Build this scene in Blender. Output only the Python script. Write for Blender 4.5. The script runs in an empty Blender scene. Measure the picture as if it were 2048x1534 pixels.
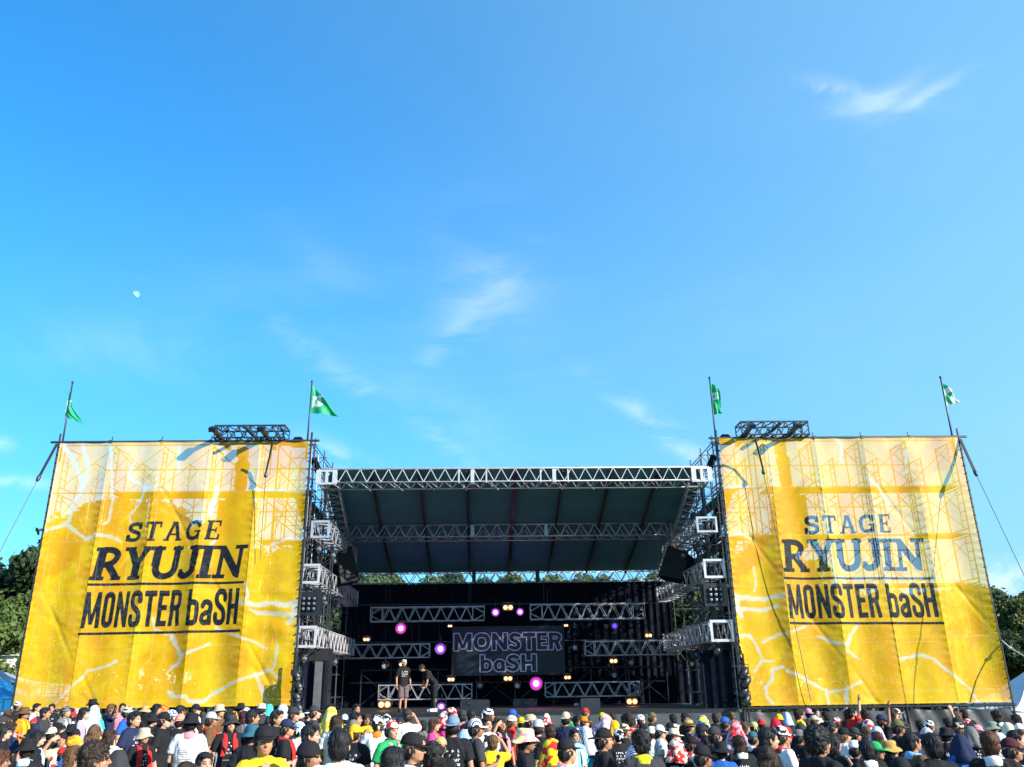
import bpy, bmesh, math, random
import numpy as np
from mathutils import Vector, Matrix, Quaternion, noise as mnoise
from mathutils.bvhtree import BVHTree

random.seed(7)
rng = np.random.default_rng(7)
SC = bpy.context.scene
COL = SC.collection
PI = math.pi

# ------------------------------------------------------------------ camera
FPX, TILT, ROLL, YAW = 1661.64, 0.3492, -0.0140, 0.0279     # focal length in px of the 2048 px wide photo
CAMZ = 2.12
_f = Vector((math.sin(YAW) * math.cos(TILT), math.cos(YAW) * math.cos(TILT), math.sin(TILT)))
_r0 = Vector((math.cos(YAW), -math.sin(YAW), 0.0))
_u0 = _r0.cross(_f)
CR = math.cos(ROLL) * _r0 + math.sin(ROLL) * _u0
CU = -math.sin(ROLL) * _r0 + math.cos(ROLL) * _u0
CF = _f
CO = Vector((0, 0, CAMZ))
cam = bpy.data.cameras.new('camera')
cam.sensor_width = 36.0
cam.lens = 36.0 * FPX / 2048.0
cam.clip_start = 0.1
cam.clip_end = 20000
camo = bpy.data.objects.new('camera', cam)
COL.objects.link(camo)
M = Matrix((( CR.x, CU.x, -CF.x, CO.x), (CR.y, CU.y, -CF.y, CO.y), (CR.z, CU.z, -CF.z, CO.z), (0, 0, 0, 1)))
camo.matrix_world = M
SC.camera = camo

def ray(px, py):
    return CR * ((px - 1024) / FPX) - CU * ((py - 767) / FPX) + CF
def at(px, py, D):
    """point of the plane y = D seen at a pixel of the photograph"""
    d = ray(px, py)
    return CO + d * (D / d.y)

# ------------------------------------------------------------------ sun and sky
TOSUN = Vector((1.35, -0.98, 0.80)).normalized()
SUN_EL = math.asin(TOSUN.z)
SUN_ROT = math.atan2(TOSUN.x, TOSUN.y)
sun = bpy.data.lights.new('sun', 'SUN')
sun.energy = 5.0
sun.angle = math.radians(0.5)
sun.color = (1.0, 0.93, 0.82)
suno = bpy.data.objects.new('sun', sun)
COL.objects.link(suno)
suno.rotation_mode = 'QUATERNION'
suno.rotation_quaternion = (-TOSUN).to_track_quat('-Z', 'Y')
suno.location = TOSUN * 200

W = bpy.data.worlds.new('World')
SC.world = W
W.use_nodes = True
NT = W.node_tree
NT.nodes.clear()
def N(t, **kw):
    n = NT.nodes.new(t)
    for k, v in kw.items(): setattr(n, k, v)
    return n
def L(a, b): NT.links.new(a, b)
def wmath(op, a, b=None, c=None, clamp=False):
    n = N('ShaderNodeMath', operation=op); n.use_clamp = clamp
    for i, v in enumerate((a, b, c)):
        if v is None: continue
        if isinstance(v, (int, float)): n.inputs[i].default_value = v
        else: L(v, n.inputs[i])
    return n.outputs[0]
def wdot(vec, const):
    n = N('ShaderNodeVectorMath', operation='DOT_PRODUCT')
    L(vec, n.inputs[0]); n.inputs[1].default_value = const
    return n.outputs['Value']
sky = N('ShaderNodeTexSky', sky_type='NISHITA')
sky.sun_disc = False
sky.sun_elevation = SUN_EL
sky.sun_rotation = SUN_ROT
sky.altitude = 0
sky.air_density = 1.0
sky.dust_density = 0.6
sky.ozone_density = 2.0
tint = N('ShaderNodeMix', data_type='RGBA', blend_type='MULTIPLY')
tint.inputs[0].default_value = 1.0
L(sky.outputs[0], tint.inputs[6])
tint.inputs[7].default_value = (0.54, 0.95, 1.25, 1)
hs = N('ShaderNodeHueSaturation')
hs.inputs['Saturation'].default_value = 1.2
hs.inputs['Value'].default_value = 1.0
L(tint.outputs[2], hs.inputs['Color'])
tc = N('ShaderNodeTexCoord')
DIR = tc.outputs['Generated']
# thin cirrus: stretched noise inside soft patches of sky
def cloud_noise(scale, stretch, detail, rough, ang, dist=0.6):
    mp = N('ShaderNodeMapping')
    mp.inputs['Rotation'].default_value = (0, ang, 0)
    mp.inputs['Scale'].default_value = stretch
    L(DIR, mp.inputs[0])
    n = N('ShaderNodeTexNoise')
    n.inputs['Scale'].default_value = scale
    n.inputs['Detail'].default_value = detail
    n.inputs['Roughness'].default_value = rough
    n.inputs['Distortion'].default_value = dist
    L(mp.outputs[0], n.inputs['Vector'])
    return n.outputs['Fac']
def patch(px, py, ru, rv, ang, bend=0.0, warp=None, wa=0.0):
    """gaussian patch about the direction of a photo pixel; ru, rv radii in radians, ang turns it in the sky"""
    d = ray(px, py).normalized()
    r = Vector((0, 0, 1)).cross(d); r = (-r).normalized() if r.dot(CR) < 0 else r.normalized()
    u = r.cross(d).normalized()
    if u.z < 0: u = -u
    a = math.radians(ang)
    r2 = r * math.cos(a) + u * math.sin(a); u2 = -r * math.sin(a) + u * math.cos(a)
    x = wmath('DIVIDE', wdot(DIR, r2), ru)
    y = wdot(DIR, u2)
    if warp is not None:
        y = wmath('ADD', y, wmath('MULTIPLY', wmath('SUBTRACT', warp, 0.5), wa))
    y = wmath('DIVIDE', y, rv)
    if bend:
        y = wmath('SUBTRACT', y, wmath('MULTIPLY', wmath('MULTIPLY', x, x), bend))
    r2_ = wmath('ADD', wmath('MULTIPLY', x, x), wmath('MULTIPLY', y, y))
    front = wmath('GREATER_THAN', wdot(DIR, d), 0.3)
    return wmath('MULTIPLY', wmath('POWER', 2.718, wmath('MULTIPLY', r2_, -1.0)), front)
n_fine = cloud_noise(7.0, (1.0, 1.0, 3.2), 9, 0.62, 0.5, 1.2)
n_soft = cloud_noise(2.6, (1.0, 1.0, 2.6), 7, 0.6, 0.7, 0.8)
n_puff = cloud_noise(16.0, (1, 1, 1.5), 8, 0.6, 0.0, 0.3)
def ramp(v, lo, hi):
    n = N('ShaderNodeMapRange'); n.interpolation_type = 'SMOOTHSTEP'
    L(v, n.inputs[0]); n.inputs[1].default_value = lo; n.inputs[2].default_value = hi
    return n.outputs[0]
terms = []
def add(t, k): terms.append(wmath('MULTIPLY', t, k))
fine = ramp(n_fine, 0.36, 0.66)
soft = ramp(n_soft, 0.38, 0.68)
puff = ramp(n_puff, 0.36, 0.6)
add(wmath('MULTIPLY', patch(1745, 200, 0.036, 0.011, 3, 0.5, n_fine, 0.03), fine), 0.58)
add(wmath('MULTIPLY', patch(1655, 170, 0.035, 0.008, -24, 0.0, n_fine, 0.03), fine), 0.5)
add(wmath('MULTIPLY', patch(1840, 190, 0.035, 0.007, 14, 0.0, n_fine, 0.03), fine), 0.45)
add(wmath('MULTIPLY', patch(960, 590, 0.07, 0.035, 38, 0.0, n_fine, 0.05), fine), 0.30)
add(wmath('MULTIPLY', patch(880, 680, 0.05, 0.012, 50, 0.0, n_fine, 0.04), fine), 0.2)
add(wmath('MULTIPLY', patch(760, 800, 0.16, 0.014, -34, 0.0, n_soft, 0.05), fine), 0.30)
add(wmath('MULTIPLY', patch(690, 910, 0.05, 0.012, -25, 0.0, n_fine, 0.03), fine), 0.45)
add(wmath('MULTIPLY', patch(1300, 850, 0.09, 0.010, -44, 0.0, n_soft, 0.05), fine), 0.35)
add(wmath('MULTIPLY', patch(960, 880, 0.16, 0.03, -36, 0.0, n_soft, 0.05), soft), 0.28)
add(wmath('MULTIPLY', patch(700, 560, 0.16, 0.020, -38, 0.0, n_soft, 0.06), soft), 0.09)
add(wmath('MULTIPLY', patch(1000, 560, 0.05, 0.09, 20, 0.0, n_soft, 0.08), soft), 0.22)
add(wmath('MULTIPLY', patch(1380, 900, 0.08, 0.012, -44, 0.0, n_soft, 0.04), fine), 0.35)
add(wmath('MULTIPLY', patch(250, 690, 0.10, 0.03, 8, 0.0, n_soft, 0.08), soft), 0.2)
add(wmath('MULTIPLY', patch(350, 600, 0.35, 0.06, 20, 0.0, n_soft, 0.1), soft), 0.05)
add(wmath('MULTIPLY', patch(1600, 650, 0.45, 0.30, -20, 0.0, n_soft, 0.1), soft), 0.05)
add(wmath('MULTIPLY', patch(1830, 300, 0.06, 0.04, 0, 0.0, n_soft, 0.05), soft), 0.16)
add(wmath('MULTIPLY', patch(8, 888, 0.010, 0.007, 0, 0.0, n_puff, 0.01), puff), 0.55)
add(wmath('MULTIPLY', patch(20, 962, 0.04, 0.006, 3, 0.0, n_puff, 0.01), puff), 0.5)
add(wmath('MULTIPLY', patch(2040, 1160, 0.05, 0.018, 0, 0.0, n_puff, 0.02), puff), 1.1)
add(wmath('MULTIPLY', patch(1480, 1120, 0.08, 0.03, 0, 0.0, n_puff, 0.02), puff), 0.6)
tot = terms[0]
for t in terms[1:]: tot = wmath('ADD', tot, t)
# thin haze brightens the sky towards the sun's side, all round
tot = wmath('MULTIPLY', tot, 0.62)
haze_f = wmath('MULTIPLY', ramp(wdot(DIR, tuple(TOSUN)), -0.75, 0.85), 0.78)
# whiter air low over the horizon, all the way round
sep = N('ShaderNodeSeparateXYZ'); L(DIR, sep.inputs[0])
haze_f = wmath('ADD', haze_f, wmath('MULTIPLY', ramp(sep.outputs[2], 0.75, 0.0), 0.58))
hm_ = N('ShaderNodeMix', data_type='RGBA')
L(wmath('MINIMUM', haze_f, 0.9), hm_.inputs[0]); L(hs.outputs[0], hm_.inputs[6]); hm_.inputs[7].default_value = (1.35, 2.90, 4.2, 1)
cm = N('ShaderNodeMix', data_type='RGBA')
L(wmath('MINIMUM', tot, 0.92), cm.inputs[0])
L(hm_.outputs[2], cm.inputs[6])
cm.inputs[7].default_value = (4.4, 4.9, 5.2, 1)
bg = N('ShaderNodeBackground')
bg.inputs['Strength'].default_value = 0.14
L(cm.outputs[2], bg.inputs['Color'])
wo = N('ShaderNodeOutputWorld')
L(bg.outputs[0], wo.inputs['Surface'])

SC.view_settings.view_transform = 'Standard'
SC.view_settings.look = 'None'
SC.view_settings.gamma = 1.0
SC.view_settings.exposure = 0.95
SC.view_settings.use_curve_mapping = False
SC.cycles.max_bounces = 6
SC.cycles.transparent_max_bounces = 12
SC.cycles.caustics_reflective = False
SC.cycles.caustics_refractive = False
SC.cycles.sample_clamp_indirect = 4.0

# ------------------------------------------------------------------ helpers
WL = {}                       # world location of every Empty / parent
def thing(name, label, cat, loc=(0, 0, 0), group=None, rotz=0.0):
    o = bpy.data.objects.new(name, None)
    COL.objects.link(o)
    o.empty_display_size = 0.2
    o.location = loc
    o.rotation_euler = (0, 0, rotz)
    o['label'] = label; o['category'] = cat; o['kind'] = 'thing'
    if group: o['group'] = group
    WL[o.name] = Vector(loc)
    return o
def wl(p): return WL.get(p.name, Vector((0, 0, 0))) if p is not None else Vector((0, 0, 0))
def tag(o, label, cat, group=None):
    o['label'] = label; o['category'] = cat; o['kind'] = 'thing'
    if group: o['group'] = group
    return o
def link_mesh(name, me, parent=None, mat=None, loc=None):
    o = bpy.data.objects.new(name, me)
    COL.objects.link(o)
    if mat is not None and len(me.materials) == 0: me.materials.append(mat)
    if parent is not None:
        o.parent = parent
        WL[o.name] = wl(parent) + (Vector(loc) if loc is not None else Vector((0, 0, 0)))
    if loc is not None: o.location = loc
    return o

class MB:
    """collects boxes, tubes and sheets (world coordinates), then links them as one mesh"""
    def __init__(s): s.v = []; s.f = []
    def quad(s, a, b, c, d):
        n = len(s.v); s.v += [Vector(a), Vector(b), Vector(c), Vector(d)]; s.f.append((n, n+1, n+2, n+3))
    def poly(s, pts):
        n = len(s.v); s.v += [Vector(p) for p in pts]; s.f.append(tuple(range(n, n+len(pts))))
    def hexa(s, p):
        n = len(s.v); s.v += [Vector(q) for q in p]
        for q in ((0,3,2,1),(4,5,6,7),(0,1,5,4),(1,2,6,5),(2,3,7,6),(3,0,4,7)): s.f.append(tuple(n+i for i in q))
    def box(s, c, ex, ey, ez):
        c = Vector(c)
        ex, ey, ez = [Vector(e) for e in (ex, ey, ez)]
        s.hexa([c-ex-ey-ez, c+ex-ey-ez, c+ex+ey-ez, c-ex+ey-ez, c-ex-ey+ez, c+ex-ey+ez, c+ex+ey+ez, c-ex+ey+ez])
    def abox(s, x0, x1, y0, y1, z0, z1):
        s.hexa([(x0,y0,z0),(x1,y0,z0),(x1,y1,z0),(x0,y1,z0),(x0,y0,z1),(x1,y0,z1),(x1,y1,z1),(x0,y1,z1)])
    def bar(s, a, b, w, h, up=(0, 0, 1)):
        a, b = Vector(a), Vector(b); d = (b-a)
        u = Vector(up); x = d.cross(u)
        if x.length < 1e-5: x = d.cross(Vector((1, 0, 0)))
        x.normalize(); u = x.cross(d).normalized()
        s.box((a+b)/2, x*w/2, d/2, u*h/2)
    def tube(s, pts, r, n=6, caps=True):
        pts = [Vector(p) for p in pts]
        rs = r if isinstance(r, (list, tuple)) else [r]*len(pts)
        base = len(s.v)
        for i, p in enumerate(pts):
            d = (pts[min(i+1, len(pts)-1)] - pts[max(i-1, 0)]).normalized()
            x = d.cross(Vector((0.13, 0.27, 0.95)))
            if x.length < 1e-3: x = d.cross(Vector((1, 0, 0)))
            x.normalize(); y = d.cross(x)
            for k in range(n):
                a = 2*PI*k/n
                s.v.append(p + (x*math.cos(a) + y*math.sin(a))*rs[i])
        for i in range(len(pts)-1):
            for k in range(n):
                a = base+i*n+k; b = base+i*n+(k+1) % n
                s.f.append((a, b, b+n, a+n))
        if caps:
            s.f.append(tuple(base+k for k in reversed(range(n))))
            s.f.append(tuple(base+(len(pts)-1)*n+k for k in range(n)))
    def lathe(s, c, prof, axis=(0, 0, 1), n=16, sx=1.0):
        c = Vector(c); ax = Vector(axis).normalized()
        x = ax.cross(Vector((0, 0, 1)))
        if x.length < 1e-3: x = Vector((1, 0, 0))
        x.normalize(); y = ax.cross(x)
        base = len(s.v)
        for (r, h) in prof:
            for k in range(n):
                a = 2*PI*k/n
                s.v.append(c + ax*h + (x*math.cos(a) + y*math.sin(a)*sx)*r)
        for i in range(len(prof)-1):
            for k in range(n):
                a = base+i*n+k; b = base+i*n+(k+1) % n
                s.f.append((a, b, b+n, a+n))
    def build(s, name, mat, parent=None, smooth=False, loc=None):
        off = wl(parent) + (Vector(loc) if loc is not None else Vector((0, 0, 0)))
        me = bpy.data.meshes.new(name)
        me.from_pydata([v-off for v in s.v], [], s.f)
        if smooth: me.polygons.foreach_set('use_smooth', [True]*len(me.polygons))
        me.update()
        return link_mesh(name, me, parent, mat, loc)

def cyl_mesh(name, n=6):
    b = MB()
    b.lathe((0, 0, 0), [(0.0001, -0.5), (1, -0.5), (1, 0.5), (0.0001, 0.5)], n=n)
    me = bpy.data.meshes.new(name)
    me.from_pydata(b.v, [], b.f)
    me.materials.append(None)
    return me
ROD = cyl_mesh('rod')
_bx = MB(); _bx.abox(-.5, .5, -.5, .5, -.5, .5)
BOX = bpy.data.meshes.new('block'); BOX.from_pydata(_bx.v, [], _bx.f); BOX.materials.append(None)
def shared(name, me, mat, parent, mw):
    o = bpy.data.objects.new(name, me)
    COL.objects.link(o)
    o.material_slots[0].link = 'OBJECT'
    o.material_slots[0].material = mat
    if parent is not None: o.parent = parent
    o.matrix_basis = mw
    return o
def rod(name, parent, a, b, r, mat):
    a, b = Vector(a), Vector(b); d = b-a
    q = Vector((0, 0, 1)).rotation_difference(d)
    m = Matrix.Translation((a+b)/2 - wl(parent)) @ q.to_matrix().to_4x4() @ Matrix.Diagonal((r, r, d.length, 1))
    return shared(name, ROD, mat, parent, m)
def block(name, parent, c, size, mat, rot=None):
    m = Matrix.Translation(Vector(c) - wl(parent))
    if rot is not None: m = m @ rot.to_4x4()
    m = m @ Matrix.Diagonal((size[0], size[1], size[2], 1))
    return shared(name, BOX, mat, parent, m)

# ------------------------------------------------------------------ materials
def new_mat(name):
    m = bpy.data.materials.new(name); m.use_nodes = True
    return m, m.node_tree, m.node_tree.nodes['Principled BSDF']
def mat(name, col, rough=0.7, metal=0.0, var=0.15, scale=6.0, bump=0.0, bscale=40.0, col2=None, spec=None, sheen=0):
    m, nt, p = new_mat(name)
    nz = nt.nodes.new('ShaderNodeTexNoise'); nz.inputs['Scale'].default_value = scale
    nz.inputs['Detail'].default_value = 6
    tcn = nt.nodes.new('ShaderNodeTexCoord')
    nt.links.new(tcn.outputs['Object'], nz.inputs['Vector'])
    mx = nt.nodes.new('ShaderNodeMix'); mx.data_type = 'RGBA'
    c2 = col2 or tuple(c*(1-var) for c in col); c1 = tuple(min(1, c*(1+var)) for c in col) if not col2 else col
    mr = nt.nodes.new('ShaderNodeMapRange'); mr.inputs[1].default_value = 0.35; mr.inputs[2].default_value = 0.65
    nt.links.new(nz.outputs['Fac'], mr.inputs[0]); nt.links.new(mr.outputs[0], mx.inputs[0])
    mx.inputs[6].default_value = (*c1, 1); mx.inputs[7].default_value = (*c2, 1)
    nt.links.new(mx.outputs[2], p.inputs['Base Color'])
    p.inputs['Roughness'].default_value = rough; p.inputs['Metallic'].default_value = metal
    if spec is not None: p.inputs['Specular IOR Level'].default_value = spec
    if bump:
        n2 = nt.nodes.new('ShaderNodeTexNoise'); n2.inputs['Scale'].default_value = bscale; n2.inputs['Detail'].default_value = 4
        nt.links.new(tcn.outputs['Object'], n2.inputs['Vector'])
        bp = nt.nodes.new('ShaderNodeBump'); bp.inputs['Strength'].default_value = bump; bp.inputs['Distance'].default_value = 0.02
        nt.links.new(n2.outputs['Fac'], bp.inputs['Height']); nt.links.new(bp.outputs[0], p.inputs['Normal'])
    return m
STEEL = mat('dark_galvanised_steel', (0.05, 0.057, 0.07), 0.45, 0.5, 0.3, 3)
SCAFF = mat('scaffold_steel', (0.13, 0.14, 0.16), 0.4, 0.6, 0.35, 2)
ALU = mat('aluminium', (0.54, 0.55, 0.58), 0.38, 0.35, 0.12, 5)
ALUD = mat('weathered_aluminium', (0.40, 0.42, 0.46), 0.42, 0.45, 0.2, 4)  # darker, greyer aluminium tone
BLACKM = mat('black_painted_metal', (0.010, 0.012, 0.018), 0.42, 0.0, 0.3, 8)
BLACKC = mat('black_stage_cloth', (0.005, 0.008, 0.017), 0.9, 0.0, 0.3, 3, 0.3, 8, spec=0.1)
SKIRTC = mat('dark_skirt_cloth', (0.035, 0.040, 0.047), 0.5, 0.0, 0.3, 1.5, 0.5, 6)
FASCIA = mat('stage_front_cloth', (0.050, 0.062, 0.070), 0.8, 0.0, 0.25, 1.5, 0.4, 5)
CANOPY = mat('roof_canopy_cloth', (0.05, 0.23, 0.35), 0.7, 0.0, 0.10, 0.8, 0.15, 2)
PLANK = mat('deck_plank', (0.16, 0.14, 0.11), 0.8, 0.1, 0.25, 3)
DECK = mat('stage_deck_black', (0.009, 0.010, 0.013), 0.7, 0.0, 0.3, 4)
ROPE = mat('rope', (0.10, 0.10, 0.11), 0.9, 0, 0.2, 10)
BLACKSTRAP = mat('black_strap', (0.02, 0.022, 0.03), 0.7, 0, 0.2, 10)
GRILLE = mat('speaker_grille', (0.012, 0.013, 0.016), 0.7, 0.1, 0.4, 60)

# ------------------------------------------------------------------ ground
def make_ground():
    n = 60
    bm = bmesh.new()
    def coord(i): t = (i/n)*2-1; return math.copysign(abs(t)**3, t)*2600
    vs = [[None]*(n+1) for _ in range(n+1)]
    for i in range(n+1):
        for j in range(n+1):
            x = coord(i); y = coord(j)+20
            vs[i][j] = bm.verts.new((x, y, 0.03*math.sin(x*0.7)*math.cos(y*0.5) if abs(x) < 40 and y < 27 else 0))
    for i in range(n):
        for j in range(n):
            bm.faces.new((vs[i][j], vs[i+1][j], vs[i+1][j+1], vs[i][j+1]))
    me = bpy.data.meshes.new('ground'); bm.to_mesh(me); bm.free()
    o = link_mesh('ground', me, None, mat('trodden_grass', (0.085, 0.095, 0.03), 0.95, 0, 0.3, 0.6, 0.6, 8, col2=(0.15, 0.12, 0.075)))
    o['kind'] = 'structure'; o['label'] = 'trodden grass and bare earth of the festival field'
make_ground()

# ------------------------------------------------------------------ trusses
def truss(parent, A, B, Wv, Hv, n, rc, rb, m, part=None, mend=None, ends=True, faces=('front', 'bottom'), stuff=True, endw=0.0):
    """box truss from A to B. Wv points away from the viewer, Hv up. Front and bottom lacing are pieces of their own."""
    A, B, Wv, Hv = Vector(A), Vector(B), Vector(Wv), Vector(Hv)
    mend = mend or m
    def corner(P, w, h): return P + Wv*(w/2) + Hv*(h/2)
    host = parent
    if part:
        mb = MB()
        for w in (-1, 1):
            for h in (-1, 1): mb.tube([corner(A, w, h), corner(B, w, h)], rc, 8)
        host = mb.build(part, m, parent, smooth=True)
    else:
        for w in (-1, 1):
            for h in (-1, 1): rod('chord', parent, corner(A, w, h), corner(B, w, h), rc, m)
    def P(t, w, h): return corner(A.lerp(B, t), w, h)
    e = endw
    def lace(c0, c1, name, mbb=None):
        ts = [e + (1-2*e)*i/n for i in range(n+1)]
        prev = None
        for i, t in enumerate(ts):
            q = P(t, *(c0 if i % 2 == 0 else c1))
            if prev is not None:
                if mbb is None: rod(name, host, prev, q, rb, m)
                else: mbb.tube([prev, q], rb, 5)
            prev = q
        if e > 0:
            for t in (e, 1-e):
                if mbb is None: rod('upright', host, P(t, *c0), P(t, *c1), rb*1.1, m)
                else: mbb.tube([P(t, *c0), P(t, *c1)], rb, 5)
            for (ta, tb) in ((0, e), (1, 1-e)):
                for (x, y) in ((c0, c1), (c1, c0)):
                    q = Vector(P(tb, *x)); s0 = Vector(P(ta, *x)).lerp(Vector(P(ta, *y)), 0.42)
                    if mbb is None: rod(name, host, s0, q, rb*0.8, m)
                    else: mbb.tube([s0, q], rb*0.8, 5)
    FC = {'front': ((-1, -1), (-1, 1)), 'bottom': ((1, -1), (-1, -1)), 'back': ((1, -1), (1, 1)), 'top': ((1, 1), (-1, 1))}
    far = MB()
    for k, (c0, c1) in FC.items():
        if k in faces: lace(c0, c1, 'brace')
        else:
            lace(c0, c1, 'brace', far)
    fo = far.build('far_lacing', m, host)
    if ends:
        for (T, s) in ((A, -1), (B, 1)):
            mb = MB(); d = (B-A).normalized()*0.012*s
            cs = [corner(T, -1, -1), corner(T, 1, -1), corner(T, 1, 1), corner(T, -1, 1)]
            wdt = min(Wv.length, Hv.length)*0.14
            for i in range(4):
                a, b = cs[i]+d, cs[(i+1) % 4]+d
                dd = (b-a).normalized()
                mb.bar(a-dd*wdt/2, b+dd*(wdt/2 if i % 2 else -wdt/2), wdt, 0.024 if i % 2 else 0.030, up=d)
            mb.build('end_frame', mend, host)
    return host

XL0 = -15.62; XL1 = -6.62                # left banner
XR0 = 8.45; XR1 = 17.445                 # right banner
TD = 29.45                               # plane of the banners
ZT = 8.518 + CAMZ                        # top of the banners
ZB = -0.7245 + CAMZ

# ------------------------------------------------------------------ stage platform
DZ = 1.32
FD = 29.1
FX0, FX1 = XL1+0.35, XR0-0.35
st = thing('stage_platform', 'low black stage platform with dark cloth front behind the crowd', 'stage', (0.9, FD, 0))
mb = MB(); mb.abox(FX0, FX1, FD, 41, DZ-0.12, DZ); mb.build('deck', DECK, st)
mb = MB(); mb.abox(FX0, FX1, FD-0.03, FD-0.003, DZ-0.1, DZ+0.012); mb.build('edge_trim', BLACKM, st)
npan = 9
for i in range(npan):
    x0 = FX0+(FX1-FX0)*i/npan; x1 = FX0+(FX1-FX0)*(i+1)/npan
    bm = bmesh.new(); g = []
    for a in range(13):
        row = []
        for b in range(7):
            u = a/12; v = b/6
            row.append(bm.verts.new((x0+(x1-x0)*u-0.9, -0.02-0.02*math.sin(PI*u)*(1-v)-0.012*math.sin(9*u+i)*(1-v), (DZ-0.1)*v)))
        g.append(row)
    for a in range(12):
        for b in range(6): bm.faces.new((g[a][b], g[a+1][b], g[a+1][b+1], g[a][b+1]))
    me = bpy.data.meshes.new('front_cloth_panel'); bm.to_mesh(me); bm.free()
    link_mesh('front_cloth_panel', me, st, FASCIA)
for i in range(8):
    x = FX0+0.2+(FX1-FX0-0.4)*i/7
    rod('support_leg', st, (x, FD+0.4, 0), (x, FD+0.4, DZ-0.12), 0.03, STEEL)

# ------------------------------------------------------------------ roof
F0 = at(640, 941, 29.55); F1 = at(1416, 937, 29.55)
R0 = at(703, 1145, 39.5); R1 = at(1330, 1141, 39.5)
M0 = at(690, 1052, 34.0); M1 = at(1350, 1048, 34.0)
roof = thing('stage_canopy', 'sloping dark canopy roof on silver box trusses over the stage', 'stage roof', (0.9, 34, 0))
FH = 0.48; FW = 0.75
def hv(h): return Vector((0, 0, h))
fz = (F0.z+F1.z)/2
xa, xb = F0.x, F1.x
secs = [xa, at(945, 941, 29.55).x, at(1108, 941, 29.55).x, xb]
slope = Vector((0, 1, -0.235))
fc = lambda x, z: Vector((x, 29.55+FW/2, z-FH/2))
# front truss: three sections
truss(roof, fc(xa, fz), fc(xb, fz), (0, FW, -0.09), (0, 0, FH), 54, 0.025, 0.017, ALU, part='front_truss', faces=('front', 'bottom'), endw=0.012)
ft = [o for o in roof.children if o.name.startswith('front_truss')][0]
for s in secs[1:3]:
    block('joint_plate', ft, (s, 29.52, fz-FH/2), (0.13, 0.03, FH), ALU)
    block('joint_plate', ft, (s, 29.55+FW/2, fz-FH-0.035), (0.15, FW, 0.02), ALUD)
    for dx in (-0.5, 0.5): rod('upright', ft, (s+dx, 29.55, fz-FH), (s+dx, 29.55, fz), 0.032, ALU)
for (cx, sg) in ((xa, 1), (xb, -1)):
    for k, dx in enumerate((-0.03, 0.27, 0.56)):
        block('corner_plate', ft, (cx+sg*dx, 29.505, fz-FH/2), (0.17 if k != 1 else 0.1, 0.05, FH*0.98), ALU)
    for dz in (-0.03, FH-0.04): block('corner_plate', ft, (cx+sg*0.27, 29.51, fz-FH+dz+0.03), (0.75, 0.04, 0.07), ALU)
mz = (M0.z+M1.z)/2; rz = (R0.z+R1.z)/2
truss(roof, (M0.x, 34+.35, mz-.24), (M1.x, 34+.35, mz-.24), (0, .75, -.05), (0, 0, .48), 46, 0.026, 0.018, ALUD, part='middle_truss', endw=0.014)
mt = [o for o in roof.children if o.name.startswith('middle_truss')][0]
for px in (945, 1092):
    s = at(px, 1060, 34).x
    block('joint_plate', mt, (s, 33.96, mz-.24), (0.14, 0.03, .48), ALUD)
truss(roof, (R0.x, 39.5+.3, rz-.24), (R1.x, 39.5+.3, rz-.24), (0, .6, 0), (0, 0, .50), 46, 0.026, 0.018, ALUD, part='rear_truss', endw=0.014)
rt = [o for o in roof.children if o.name.startswith('rear_truss')][0]
for px in (948, 1075):
    s = at(px, 1155, 39.5).x
    block('joint_plate', rt, (s, 39.46, rz-.24), (0.18, 0.03, .52), BLACKM)
# side trusses run down the slope along each edge
for sg, (Fp, Rp) in ((-1, (F0, R0)), (1, (F1, R1))):
    x = Fp.x - sg*0.3
    truss(roof, (x, 30.35, fz-.28), (Rp.x-sg*0.05, 39.4, rz-.28), (0.55, 0, 0), (0, 0.08, .48), 34, 0.03, 0.022, ALUD, part='side_truss', faces=('front', 'bottom', 'back'))
# canopy: cloth panels between rafters, on top of the trusses
NP = 8
def canopy_pt(u, v, lift=0.0):
    xf = xa+0.05+(xb-xa-0.1)*u; xr = R0.x+(R1.x-R0.x)*u
    y = 29.57+(39.9-29.57)*v
    x = xf+(xr-xf)*v
    z0 = fz+0.05; z2 = rz+0.06; z1 = mz+0.06
    vm = (34-29.57)/(39.9-29.57)
    z = z0+(z1-z0)*v/vm if v < vm else z1+(z2-z1)*(v-vm)/(1-vm)
    return Vector((x, y, z+lift))
for i in range(NP):
    bm = bmesh.new(); top = []; bot = []
    nu, nv = 8, 20
    for a in range(nu+1):
        t_, b_ = [], []
        for b in range(nv+1):
            u = (i+a/nu)/NP; v = b/nv
            sag = -0.05*math.sin(PI*a/nu)*math.sin(PI*((v*2) % 1.0001)) + 0.01*math.sin(a*2+b*1.7)
            p = canopy_pt(u, v, sag)-Vector((0.9, 34, 0))
            b_.append(bm.verts.new(p)); t_.append(bm.verts.new(p+Vector((0, 0, 0.02))))
        top.append(t_); bot.append(b_)
    for a in range(nu):
        for b in range(nv):
            bm.faces.new((bot[a][b], bot[a][b+1], bot[a+1][b+1], bot[a+1][b]))
            bm.faces.new((top[a][b], top[a+1][b], top[a+1][b+1], top[a][b+1]))
    for a in range(nu):
        bm.faces.new((bot[a][0], bot[a+1][0], top[a+1][0], top[a][0]))
        bm.faces.new((bot[a+1][nv], bot[a][nv], top[a][nv], top[a+1][nv]))
    me = bpy.data.meshes.new('canopy_panel'); bm.to_mesh(me); bm.free()
    link_mesh('canopy_panel', me, roof, CANOPY)
for i in range(1, NP):
    mb = MB()
    for k in range(6):
        v0, v1 = k/6, (k+1)/6
        mb.bar(canopy_pt(i/NP, v0, -0.10), canopy_pt(i/NP, v1, -0.10), 0.075 if i != 4 else 0.14, 0.10)
    mb.build('rafter', BLACKM, roof)
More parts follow.
